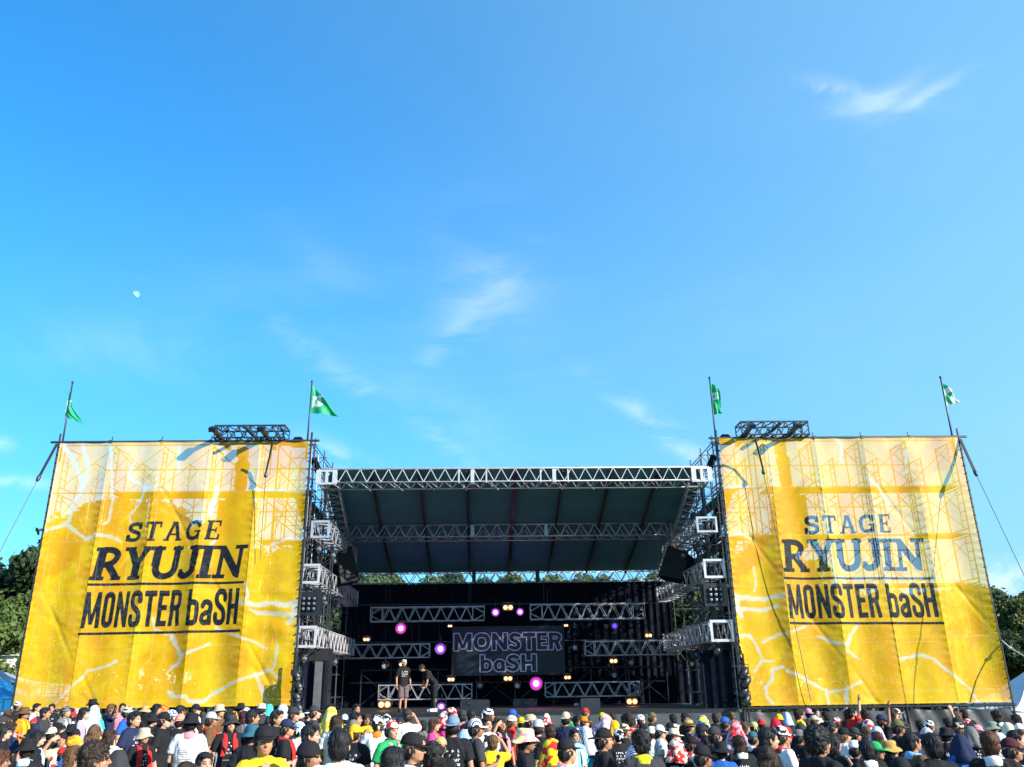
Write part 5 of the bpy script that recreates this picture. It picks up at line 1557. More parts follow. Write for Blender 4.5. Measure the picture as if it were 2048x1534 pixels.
def body_mesh(pose, warp=None, voxel=.0085):
    bm = bmesh.new()
    for s in (-1, 1):
        cap(bm, (s*.088, 0, .88), (s*.095, .012, .49), .084, .054); cap(bm, (s*.095, .012, .49), (s*.10, -.012, .10), .052, .036)
        ico(bm, (s*.098, -.015, .36), (.050, .055, .11))
        cap(bm, (s*.10, -.03, .045), (s*.115, .13, .03), .036, .028)
    ico(bm, (0, -.01, .92), (.160, .112, .125)); ico(bm, (0, 0, 1.08), (.137, .098, .15)); ico(bm, (0, -.005, 1.26), (.158, .110, .175))
    cap(bm, (-.14, -.008, 1.385), (.14, -.008, 1.385), .055, .055)
    cap(bm, (0, -.018, 1.38), (0, .0, 1.52), .058, .050)
    bm_head(bm)
    for (sh, arm, ts) in ((S_R, POSES[pose][0], -1), (S_L, POSES[pose][1], 1)):
        e, w, hd, hn = arm
        cap(bm, sh, e, .050, .037); cap(bm, e, w, .038, .026)
        hand(bm, w, hd, hn, ts)
    me = remesh(bm, 'body', voxel, 2, None)
    # paint by place: eyes, brows, lips (slots 1, 2)
    me.materials.append(None); me.materials.append(None); me.materials.append(None)
    idx = np.zeros(len(me.polygons), np.int32)
    for p in me.polygons:
        c = p.center
        if c.z > 1.5 and c.y > .07:
            ax = abs(c.x)
            if ((ax-.031)/.015)**2+((c.z-1.605)/.0065)**2 < 1: idx[p.index] = 1
            elif ((ax-.032)/.022)**2+((c.z-1.630-.004*(ax/.03))/.0055)**2 < 1: idx[p.index] = 1
            elif (c.x/.024)**2+((c.z-1.539)/.0075)**2 < 1: idx[p.index] = 2
    me.polygons.foreach_set('material_index', idx)
    if warp:
        for v in me.vertices: v.co = warp(v.co)
    return me
def shirt_mesh(pose, warp=None, seed=0, sleeve=.62):
    bm = bmesh.new()
    loft(bm, [(0, -.005, .83, .180, .140), (0, -.005, .95, .178, .135), (0, -.003, 1.10, .166, .124), (0, -.005, 1.25, .180, .134), (0, -.006, 1.35, .200, .124), (0, -.010, 1.42, .186, .098), (0, -.014, 1.460, .120, .086), (0, -.012, 1.488, .076, .074)])
    cap(bm, (-.152, -.010, 1.402), (.152, -.010, 1.402), .071, .071, 14)
    for (sh, arm) in ((S_R, POSES[pose][0]), (S_L, POSES[pose][1])):
        e = Vector(arm[0]); q = sh.lerp(e, sleeve)
        cap(bm, sh*.97+Vector((0, 0, .04)), sh.lerp(e, .25), .066, .068, 14)
        loft_r = []
        d = (e-sh).normalized()
        mb = MB(); mb.lathe(sh, [(.02, -.02), (.064, .0), (.070, (q-sh).length*.5), (.074, (q-sh).length), (.02, (q-sh).length)], axis=d, n=14)
        vs = [bm.verts.new(v) for v in mb.v]
        for f in mb.f: bm.faces.new([vs[i] for i in f])
        bm.faces.new([vs[i] for i in reversed(range(14))]); bm.faces.new([vs[4*14+i] for i in range(14)])
    me = remesh(bm, 'shirt', .015, 2)
    for v in me.vertices:
        c = v.co; n = v.normal
        k = mnoise.noise(Vector((c.x*7+seed, c.y*7, c.z*4)))*.013 + (abs(mnoise.noise(Vector((c.x*13+c.z*6, c.y*13+seed, c.z*7+abs(c.x)*14))))-.2)*.020
        v.co = c+n*k
    if warp:
        for v in me.vertices: v.co = warp(v.co)
    me.materials.append(None)
    return me
def trousers_mesh(long=True, warp=None):
    bm = bmesh.new()
    loft(bm, [(0, -.01, .80, .172, .125), (0, -.01, .92, .172, .125), (0, -.005, 1.0, .155, .115)])
    for s in (-1, 1):
        if long: cap(bm, (s*.09, 0, .86), (s*.097, .012, .47), .098, .072); cap(bm, (s*.097, .012, .47), (s*.102, -.01, .10), .072, .060)
        else:
            loft(bm, [(s*.10, .008, .46, .098, .10), (s*.097, .005, .62, .100, .105), (s*.09, 0, .86, .100, .11)], 14)
    me = remesh(bm, 'trousers' if long else 'shorts', .018, 2)
    for v in me.vertices:
        c = v.co; v.co = c+v.normal*(mnoise.noise(c*9)*.009)
    if warp:
        for v in me.vertices: v.co = warp(v.co)
    me.materials.append(None)
    return me
def shoe_mesh():
    bm = bmesh.new()
    cap(bm, (0, -.055, .050), (0, .13, .042), .047, .044); ico(bm, (0, -.03, .085), (.047, .055, .045))
    bmesh.ops.create_cube(bm, size=1, matrix=Matrix.Translation((0, .035, .012)) @ Matrix.Diagonal((.086, .26, .024, 1)))
    me = remesh(bm, 'shoe', .012, 1); me.materials.append(None)
    return me
def hair_mesh(kind):
    bm = bmesh.new()
    if kind in ('short', 'curly', 'bob', 'long'):
        g = .012 if kind == 'curly' else 0
        ico(bm, (0, -.014, 1.642), (.086+g, .102+g, .092+g), sub=3); ico(bm, (0, -.040, 1.585), (.080+g, .066+g, .085), sub=3)
        cap(bm, (-.045, .062, 1.690), (.045, .062, 1.690), .026, .026)
        for s in (-1, 1): ico(bm, (s*.074, .020, 1.635), (.016, .030, .042))
    if kind in ('bob', 'long'):
        for s in (-1, 1): cap(bm, (s*.070, -.005, 1.62), (s*.078, -.02, 1.49), .034, .026)
        ico(bm, (0, -.045, 1.54), (.095, .062, .10), sub=3)
        cap(bm, (-.05, .075, 1.675), (.05, .075, 1.675), .022, .022)
    if kind == 'long':
        for dx in (-.05, 0, .05): cap(bm, (dx, -.075, 1.55), (dx*1.25, -.125, 1.22), .045, .030)
    if kind == 'low':
        ico(bm, (0, -.030, 1.585), (.082, .072, .080), sub=3)
        for s in (-1, 1): ico(bm, (s*.074, .012, 1.60), (.014, .028, .035))
    me = remesh(bm, 'hair', .009, 1)
    for v in me.vertices:
        c = v.co
        if kind == 'curly':
            k = mnoise.noise(c*42)*.016+mnoise.noise(c*80)*.008
        else:
            a = math.atan2(c.x, c.y-.0)
            k = mnoise.noise(Vector((a*7, c.z*9, 2)))*.010+mnoise.noise(Vector((a*18, c.z*16, 5)))*.006
        v.co = c+v.normal*k
    # loose locks over the surface, so that the outline is broken
    r = np.random.default_rng(hash_(kind)); polys = me.polygons
    pick = r.integers(0, len(polys), 600 if kind == 'low' else 1700)
    nv, nf = [], []
    base = len(me.vertices)
    for pi_ in pick:
        p = polys[int(pi_)]; n = p.normal.copy(); c = p.center.copy()
        d = Vector((0, 0, -1))+Vector(r.normal(size=3))*(.35 if kind != 'curly' else 1.2)
        d = d-n*d.dot(n)
        if d.length < .05: continue
        d = (d.normalized()+n*float(r.uniform(.02, .22))).normalized(); sd = d.cross(n).normalized()*float(r.uniform(.0018, .0038))
        l = float(r.uniform(.014, .034))*(1.5 if kind in ('bob', 'long') else 1.0)
        a = c-n*.004; e = a+d*l; e2 = e+(d-n*.45-Vector((0, 0, .25))).normalized()*l*.6
        i = base+len(nv); nv += [a-sd, a+sd, e+sd*.8, e-sd*.8, e2]
        nf += [(i, i+1, i+2, i+3), (i+3, i+2, i+4)]
    V = [v.co.copy() for v in me.vertices]+nv; Fc = [tuple(p.vertices) for p in me.polygons]+nf
    me = bpy.data.meshes.new('hair'); me.from_pydata(V, [], Fc); me.polygons.foreach_set('use_smooth', [True]*len(me.polygons))
    me.materials.append(None)
    return me
def finish(b, name, smooth=True, solid=.006):
    me = bpy.data.meshes.new(name); me.from_pydata(b.v, [], b.f)
    if smooth: me.polygons.foreach_set('use_smooth', [True]*len(me.polygons))
    me.update()
    if solid:
        o = bpy.data.objects.new(name, me); COL.objects.link(o)
        md = o.modifiers.new('s', 'SOLIDIFY'); md.thickness = solid; md.offset = 0
        out = bpy.data.meshes.new_from_object(o.evaluated_get(bpy.context.evaluated_depsgraph_get()))
        out.name = name; bpy.data.objects.remove(o); bpy.data.meshes.remove(me); me = out
    me.materials.append(None)
    return me
def warp_noise(me, f, a, seed=0):
    for v in me.vertices: v.co = v.co+v.normal*mnoise.noise(v.co*f+Vector((seed, 0, 0)))*a
    return me
HC = (0, -.008, 0)
def bucket_mesh(seed=0):
    b = MB(); b.lathe((0, -.006, 0), [(.001, 1.752), (.05, 1.752), (.082, 1.742), (.090, 1.728), (.097, 1.665), (.100, 1.655), (.128, 1.628), (.152, 1.604), (.158, 1.600)], n=28, sx=1.13)
    me = finish(b, 'bucket_hat')
    for v in me.vertices:
        if v.co.z < 1.65:
            a = math.atan2(v.co.x, v.co.y); v.co.z += .016*math.sin(2*a+seed)+.006*math.sin(5*a+seed)
    return warp_noise(me, 14, .006, seed)
def fedora_mesh():
    b = MB(); b.lathe((0, -.006, 0), [(.001, 1.735), (.035, 1.742), (.066, 1.760), (.080, 1.748), (.090, 1.700), (.098, 1.662), (.104, 1.654), (.135, 1.652), (.158, 1.660), (.162, 1.662)], n=28, sx=1.16)
    me = finish(b, 'straw_hat')
    for v in me.vertices:
        if v.co.z > 1.72 and v.co.y > .03: v.co.x *= .8
        if v.co.z < 1.668: v.co.z += -.014*(v.co.y/.17)
    b = MB(); b.lathe((0, -.006, 0), [(.0925, 1.695), (.101, 1.662)], n=28, sx=1.16)
    return me, finish(b, 'hat_band')
def cap_mesh():
    b = MB(); prof = [(.001, 1.745), (.028, 1.742), (.056, 1.726), (.076, 1.698), (.087, 1.660), (.089, 1.640)]
    b.lathe((0, -.008, 0), prof, n=26, sx=1.14)
    b.lathe((0, -.008, 1.738), [(.001, .008), (.009, .005), (.009, -.004)], n=8)
    base = len(b.v); n = 13
    for i in range(n):
        t = -1+2*i/(n-1); x = .080*t
        y0 = -.008+1.14*.089*math.sqrt(max(0, 1-(x/.089)**2))-.004
        b.v.append(Vector((x, y0, 1.643)))
    for i in range(n):
        t = -1+2*i/(n-1); x = .084*math.sin(t*PI/2)
        b.v.append(Vector((x, .095+.088*math.cos(t*PI/2)**.6 if abs(t) < .999 else .055, 1.628+.012*(1-t*t)-.018*(1-abs(t)))))
    for i in range(n-1): b.f.append((base+i, base+i+1, base+n+i+1, base+n+i))
    return finish(b, 'cap', True, .007)
def beanie_mesh():
    b = MB(); b.lathe((0, -.010, 0), [(.001, 1.748), (.040, 1.744), (.070, 1.722), (.090, 1.685), (.094, 1.650), (.098, 1.645), (.099, 1.622), (.095, 1.618)], n=24, sx=1.14)
    return warp_noise(finish(b, 'beanie'), 30, .004)
def bandana_mesh():
    b = MB(); b.lathe((0, -.010, 0), [(.001, 1.738), (.040, 1.733), (.070, 1.712), (.088, 1.680), (.093, 1.645), (.092, 1.625)], n=24, sx=1.14)
    b.tube([(0, -.115, 1.635), (.02, -.135, 1.60), (.035, -.14, 1.53)], [.018, .02, .010], 6); b.tube([(0, -.115, 1.635), (-.02, -.135, 1.61), (-.03, -.142, 1.55)], [.018, .018, .008], 6)
    return warp_noise(finish(b, 'bandana'), 22, .008)
def headtowel_mesh(seed=0, long=True):
    b = MB(); n = 30; rows = []
    zs = [1.752, 1.748, 1.728, 1.695, 1.65, 1.60, 1.54, 1.47, 1.40] + ([1.32, 1.22] if long else [])
    for i, z in enumerate(zs):
        row = []
        for k in range(n+1):
            a = math.radians(-138+276*k/n)       # opening faces +y
            if z > 1.60: rr = .115*math.sqrt(max(.0005, 1-((z-1.60)/.155)**2))
            else: rr = .115+.10*(1.60-z)/.3
            w = 1+ (.06*math.sin(a*5+seed+z*6)+.07*abs(math.sin(a*4.3+z*9+seed))+.03*math.sin(a*17+z*30))*min(1, max(.15, (1.73-z)*5))
            x = math.sin(a)*rr*w*1.02; y = -math.cos(a)*rr*w*1.08-.008
            row.append(len(b.v)); b.v.append(Vector((x, y, z-(.05*abs(a)/2 if z < 1.45 else 0))))
        rows.append(row)
    for i in range(len(rows)-1):
        for k in range(n): b.f.append((rows[i][k], rows[i][k+1], rows[i+1][k+1], rows[i+1][k]))
    return warp_noise(finish(b, 'head_towel', True, .010), 12, .012, seed)
def necktowel_mesh(seed=0):
    b = MB(); n = 22; rows = []
    for k in range(n+1):
        t = k/n*2-1
        if abs(t) < .55:
            a = t/.55*2.25
            c = Vector((math.sin(a)*.100, -math.cos(a)*.100+.0, 1.455-.035*(abs(t)/.55)))
            out = Vector((math.sin(a), -math.cos(a), .25))
        else:
            s = 1 if t > 0 else -1; f = (abs(t)-.55)/.45
            c = Vector((s*(.080+.02*f), .085+.055*f*(1-f)*2+.045*f, 1.42-.30*f)); out = Vector((s*.25, 1, .1))
        rows.append((c, out.normalized(), t))
    for k, (c, o, t) in enumerate(rows):
        d = (rows[min(k+1, n)][0]-rows[max(k-1, 0)][0]).normalized(); u = d.cross(o).normalized()
        for j in range(8):
            a = 2*PI*j/8; b.v.append(c+o*math.cos(a)*.018+u*math.sin(a)*.050)
    for k in range(n):
        for j in range(8): b.f.append((k*8+j, k*8+(j+1) % 8, (k+1)*8+(j+1) % 8, (k+1)*8+j))
    b.f.append(tuple(range(8))); b.f.append(tuple(n*8+j for j in reversed(range(8))))
    return warp_noise(finish(b, 'neck_towel', True, 0), 14, .014, seed)

POSE_LIST = ('down', 'phone', 'chest', 'shade', 'raise', 'crossed')
BODY = {p: body_mesh(p) for p in POSE_LIST}
SHIRT = {p: [shirt_mesh(p, None, 3), shirt_mesh(p, None, 17)] if p in ('down', 'phone') else [shirt_mesh(p, None, 9)] for p in POSE_LIST}
TROUS = [trousers_mesh(True), trousers_mesh(False)]
SHOE = shoe_mesh()
HAIR = {k: hair_mesh(k) for k in ('short', 'curly', 'bob', 'long', 'low')}
BUCKET = [bucket_mesh(0), bucket_mesh(2.1)]
FEDORA, FBAND = fedora_mesh()
CAPM = cap_mesh(); BEANIE = beanie_mesh(); BANDANA = bandana_mesh()
HTOWEL = [headtowel_mesh(0.3), headtowel_mesh(2.2, False)]
NTOWEL = [necktowel_mesh(1), necktowel_mesh(5)]

PAL = {'black': (.014, .015, .019), 'charcoal': (.040, .042, .048), 'grey': (.16, .16, .165), 'lightgrey': (.45, .46, .48), 'white': (.80, .80, .80), 'cream': (.72, .66, .50), 'beige': (.55, .45, .32), 'sand': (.58, .46, .32), 'tan': (.50, .33, .16), 'camel': (.52, .31, .12), 'brown': (.14, .075, .035),
 'darkbrown': (.035, .022, .016), 'auburn': (.10, .040, .022), 'navy': (.018, .028, .075), 'blue': (.02, .11, .45), 'denim': (.16, .24, .36), 'skyblue': (.25, .52, .80), 'lightblue': (.42, .55, .78), 'cyan': (.03, .48, .68), 'turquoise': (.06, .60, .58), 'teal': (.03, .12, .17), 'green': (.02, .36, .12), 'lime': (.25, .62, .06),
 'olive': (.12, .13, .06), 'sage': (.22, .26, .20), 'yellow': (.80, .56, .02), 'paleyellow': (.78, .74, .30), 'mustard': (.45, .30, .08), 'orange': (.75, .22, .02), 'red': (.62, .03, .03), 'crimson': (.50, .02, .05), 'coral': (.68, .14, .12), 'salmon': (.62, .28, .22), 'pink': (.75, .28, .36), 'magenta': (.65, .05, .28),
 'maroon': (.07, .018, .028), 'purple': (.18, .07, .42), 'lavender': (.42, .34, .52), 'taupe': (.15, .11, .12)}
WORD = {'lightgrey': 'light grey', 'skyblue': 'sky blue', 'lightblue': 'light blue', 'paleyellow': 'pale yellow', 'darkbrown': 'dark brown'}
_mats = {}
def fabric(key, kind='cloth'):
    if (key, kind) in _mats: return _mats[key, kind]
    m, nt, p = new_mat('%s_%s' % (key.replace('+', '_'), kind)); ln = nt.links
    tcn = nt.nodes.new('ShaderNodeTexCoord')
    def noise(s, det=4, st=(1, 1, 1)):
        mp = nt.nodes.new('ShaderNodeMapping'); mp.inputs['Scale'].default_value = st; ln.new(tcn.outputs['Object'], mp.inputs[0])
        n = nt.nodes.new('ShaderNodeTexNoise'); n.inputs['Scale'].default_value = s; n.inputs['Detail'].default_value = det; ln.new(mp.outputs[0], n.inputs['Vector']); return n.outputs['Fac']
    a = PAL[key.split('+')[0]]
    mx = nt.nodes.new('ShaderNodeMix'); mx.data_type = 'RGBA'
    if '+' in key:
        b = PAL[key.split('+')[1]]
        mr = nt.nodes.new('ShaderNodeMapRange'); mr.interpolation_type = 'SMOOTHSTEP'
        if hash_(key) % 3 == 0:
            w = nt.nodes.new('ShaderNodeTexWave'); w.inputs['Scale'].default_value = 14; w.inputs['Distortion'].default_value = 2.5; w.bands_direction = 'X' if hash_(key) % 2 else 'DIAGONAL'
            ln.new(tcn.outputs['Object'], w.inputs['Vector']); ln.new(w.outputs['Fac'], mr.inputs[0])
            mr.inputs[1].default_value = .45; mr.inputs[2].default_value = .55
        else:
            ln.new(noise(13, 1.5), mr.inputs[0]); mr.inputs[1].default_value = .49; mr.inputs[2].default_value = .53
        ln.new(mr.outputs[0], mx.inputs[0])
    else:
        b = tuple(c*.72 for c in a); ln.new(noise(9), mx.inputs[0])
    mx.inputs[6].default_value = (*a, 1); mx.inputs[7].default_value = (*b, 1)
    ln.new(mx.outputs[2], p.inputs['Base Color'])
    p.inputs['Roughness'].default_value = .85 if kind == 'cloth' else .62
    p.inputs['Specular IOR Level'].default_value = .2 if kind == 'cloth' else .3
    bp = nt.nodes.new('ShaderNodeBump'); bp.inputs['Strength'].default_value = .5; bp.inputs['Distance'].default_value = .01
    if kind == 'hair': ln.new(noise(60, 3, (1, 1, .12)), bp.inputs['Height'])
    else: ln.new(noise(22, 4), bp.inputs['Height'])
    ln.new(bp.outputs[0], p.inputs['Normal'])
    _mats[key, kind] = m
    return m
def skin_mat(name, c):
    m, nt, p = new_mat(name)
    nz = nt.nodes.new('ShaderNodeTexNoise'); nz.inputs['Scale'].default_value = 14; nz.inputs['Detail'].default_value = 4
    tcn = nt.nodes.new('ShaderNodeTexCoord'); nt.links.new(tcn.outputs['Object'], nz.inputs['Vector'])
    mx = nt.nodes.new('ShaderNodeMix'); mx.data_type = 'RGBA'; nt.links.new(nz.outputs['Fac'], mx.inputs[0])
    mx.inputs[6].default_value = (*c, 1); mx.inputs[7].default_value = (c[0]*.85, c[1]*.72, c[2]*.68, 1)
    nt.links.new(mx.outputs[2], p.inputs['Base Color']); p.inputs['Roughness'].default_value = .5; p.inputs['Specular IOR Level'].default_value = .35
    p.inputs['Subsurface Weight'].default_value = 0.0
    return m
SKIN = [skin_mat('skin_light', (.56, .33, .22)), skin_mat('skin_tan', (.46, .25, .155)), skin_mat('skin_brown', (.33, .17, .10)), skin_mat('skin_pale', (.64, .41, .30))]
EYEM = mat('eye_and_brow', (.02, .015, .012), .4); LIPM = mat('lips', (.36, .13, .11), .5)
PRINTW = mat('white_print', (.72, .72, .74), .7)
PRINTR = mat('red_print', (.55, .04, .05), .7)
PRINTG = mat('grey_print', (.16, .17, .22), .7)

_bvh = {}
def print_mesh(shirt, kind, back=True, seed=0):
    key = (shirt.name, kind, back, seed)
    if key in _bvh: return _bvh[key]
    tree_ = BVHTree.FromPolygons([v.co.copy() for v in shirt.vertices], [tuple(p.vertices) for p in shirt.polygons])
    r = random.Random(seed)
    quads = []
    def rect(x0, z0, x1, z1):
        nx = max(1, int((x1-x0)/.022)); nz = max(1, int((z1-z0)/.022))
        for i in range(nx):
            for j in range(nz):
                quads.append([(x0+(x1-x0)*(i+a)/nx, z0+(z1-z0)*(j+b)/nz) for a, b in ((0, 0), (1, 0), (1, 1), (0, 1))])
    if kind == 'crown':
        rect(-.06, 1.26, .06, 1.275)
        for k, x in enumerate((-.055, -.028, 0, .028, .055)):
            quads.append([(x-.012, 1.28), (x+.012, 1.28), (x+.004+x*.2, 1.315+.012*(k % 2)), (x-.004+x*.2, 1.315+.012*(k % 2))])
    elif kind == 'crownsmall':
        rect(-.02, 1.29, .02, 1.296); rect(-.004, 1.25, .004, 1.28)
    elif kind == 'lines':
        for k in range(11): rect(-.10+r.uniform(0, .02), 1.28-k*.024, .10-r.uniform(0, .05), 1.286-k*.024)
        for k in range(6): rect(-.10+k*.034, 1.13, -.10+k*.034+.014, 1.15)
        for k in range(6): rect(-.10+k*.034, 1.09, -.10+k*.034+.014, 1.11)
    else:
        for k in range(4):
            for j in range(6):
                if r.random() < .72:
                    x = -.10+.036*j; z = 1.31-.052*k; h = r.uniform(.024, .036)
                    rect(x, z, x+.0075, z+h); q = h*r.choice((0, .42, .76)); rect(x+.0075, z+q, x+.024, z+q+.0075)
                    if r.random() < .6: rect(x+.018, z+r.choice((0, h*.4)), x+.025, z+h)
    vs, fs = [], []
    for q in quads:
        p3 = []
        for (x, z) in q:
            hit = tree_.ray_cast(Vector((x, -1 if back else 1, z)), Vector((0, 1 if back else -1, 0)))
            if hit[0] is None: break
            p3.append(hit[0]+Vector((0, -.006 if back else .006, 0)))
        if len(p3) == 4:
            n = len(vs); vs += p3; fs.append((n, n+1, n+2, n+3) if back else (n+3, n+2, n+1, n))
    me = bpy.data.meshes.new('shirt_print'); me.from_pydata(vs, [], fs); me.materials.append(None)
    _bvh[key] = me
    return me

def child(name, me, parent, m, mw=None):
    o = bpy.data.objects.new(name, me); COL.objects.link(o); o.parent = parent
    for i, mm_ in enumerate(m if isinstance(m, (list, tuple)) else [m]):
        o.material_slots[i].link = 'OBJECT'; o.material_slots[i].material = mm_
    if mw is not None: o.matrix_basis = mw
    return o
def dress(t, rnd, hat, hcol, shirt, towel, pose, prn, hair, skin, label_only=False, hy=0.0, hp=0.0):
    """adds the children of a person: body, clothes, hair, headwear"""
    child('body', BODY[pose], t, [SKIN[skin], EYEM, LIPM])
    sm = SHIRT[pose][rnd.randrange(len(SHIRT[pose]))]
    so = child('shirt', sm, t, fabric(shirt))
    if prn:
        for back in (True, False):
            if prn in ('crown', 'lines') and not back: continue
            col = PRINTR if prn == 'redprint' else (PRINTG if shirt in ('white', 'yellow') else PRINTW)
            child('shirt_print', print_mesh(sm, prn, back, hash_(prn) % 7+ (rnd.randrange(3) if prn == 'print' else 0)), so, col)['kind'] = 'stuff'
    child('trousers' if rnd.random() < .5 else 'shorts', TROUS[0], t, fabric(rnd.choice(('black', 'charcoal', 'navy', 'olive', 'denim')))) if rnd.random() < .5 else child('shorts', TROUS[1], t, fabric(rnd.choice(('black', 'charcoal', 'sand', 'denim', 'olive'))))
    for s in (-1, 1): child('shoe', SHOE, t, fabric(rnd.choice(('white', 'black', 'charcoal'))), Matrix.Translation((s*.105, .01, 0)) @ Matrix.Rotation(-s*.1, 4, 'Z'))
    hm = fabric(hair, 'hair')
    tilt = Matrix.Translation((0, 0, 1.63)) @ Matrix.Rotation(rnd.uniform(-.12, .10), 4, 'X') @ Matrix.Rotation(rnd.uniform(-.08, .08), 4, 'Y') @ Matrix.Translation((0, 0, -1.63))
    if hat in ('short', 'curly', 'bob', 'long'):
        child('hair', HAIR[hat], t, fabric(hcol, 'hair'))
    else:
        if hat not in ('towel',): child('hair', HAIR['low'] if rnd.random() < .7 else HAIR['bob'] if hat not in ('bandana', 'beanie', 'cap', 'capback') else HAIR['low'], t, hm)
        hc = fabric(hcol)
        if hat == 'bucket': child('bucket_hat', BUCKET[rnd.randrange(2)], t, hc, tilt)
        elif hat == 'fedora':
            o = child('straw_hat', FEDORA, t, hc, tilt); child('hat_band', FBAND, o, fabric('black' if hcol != 'black' else 'white'))
        elif hat == 'cap': child('cap', CAPM, t, hc, tilt)
        elif hat == 'capback': child('cap', CAPM, t, hc, Matrix.Rotation(PI+rnd.uniform(-.3, .3), 4, 'Z'))
        elif hat == 'beanie': child('beanie', BEANIE, t, hc, tilt)
        elif hat == 'bandana': child('bandana', BANDANA, t, hc)
        elif hat == 'towel': child('head_towel', HTOWEL[rnd.randrange(2)], t, hc, Matrix.Rotation(rnd.uniform(-.3, .3), 4, 'Z'))
    if towel: child('neck_towel', NTOWEL[rnd.randrange(2)], t, fabric(towel))

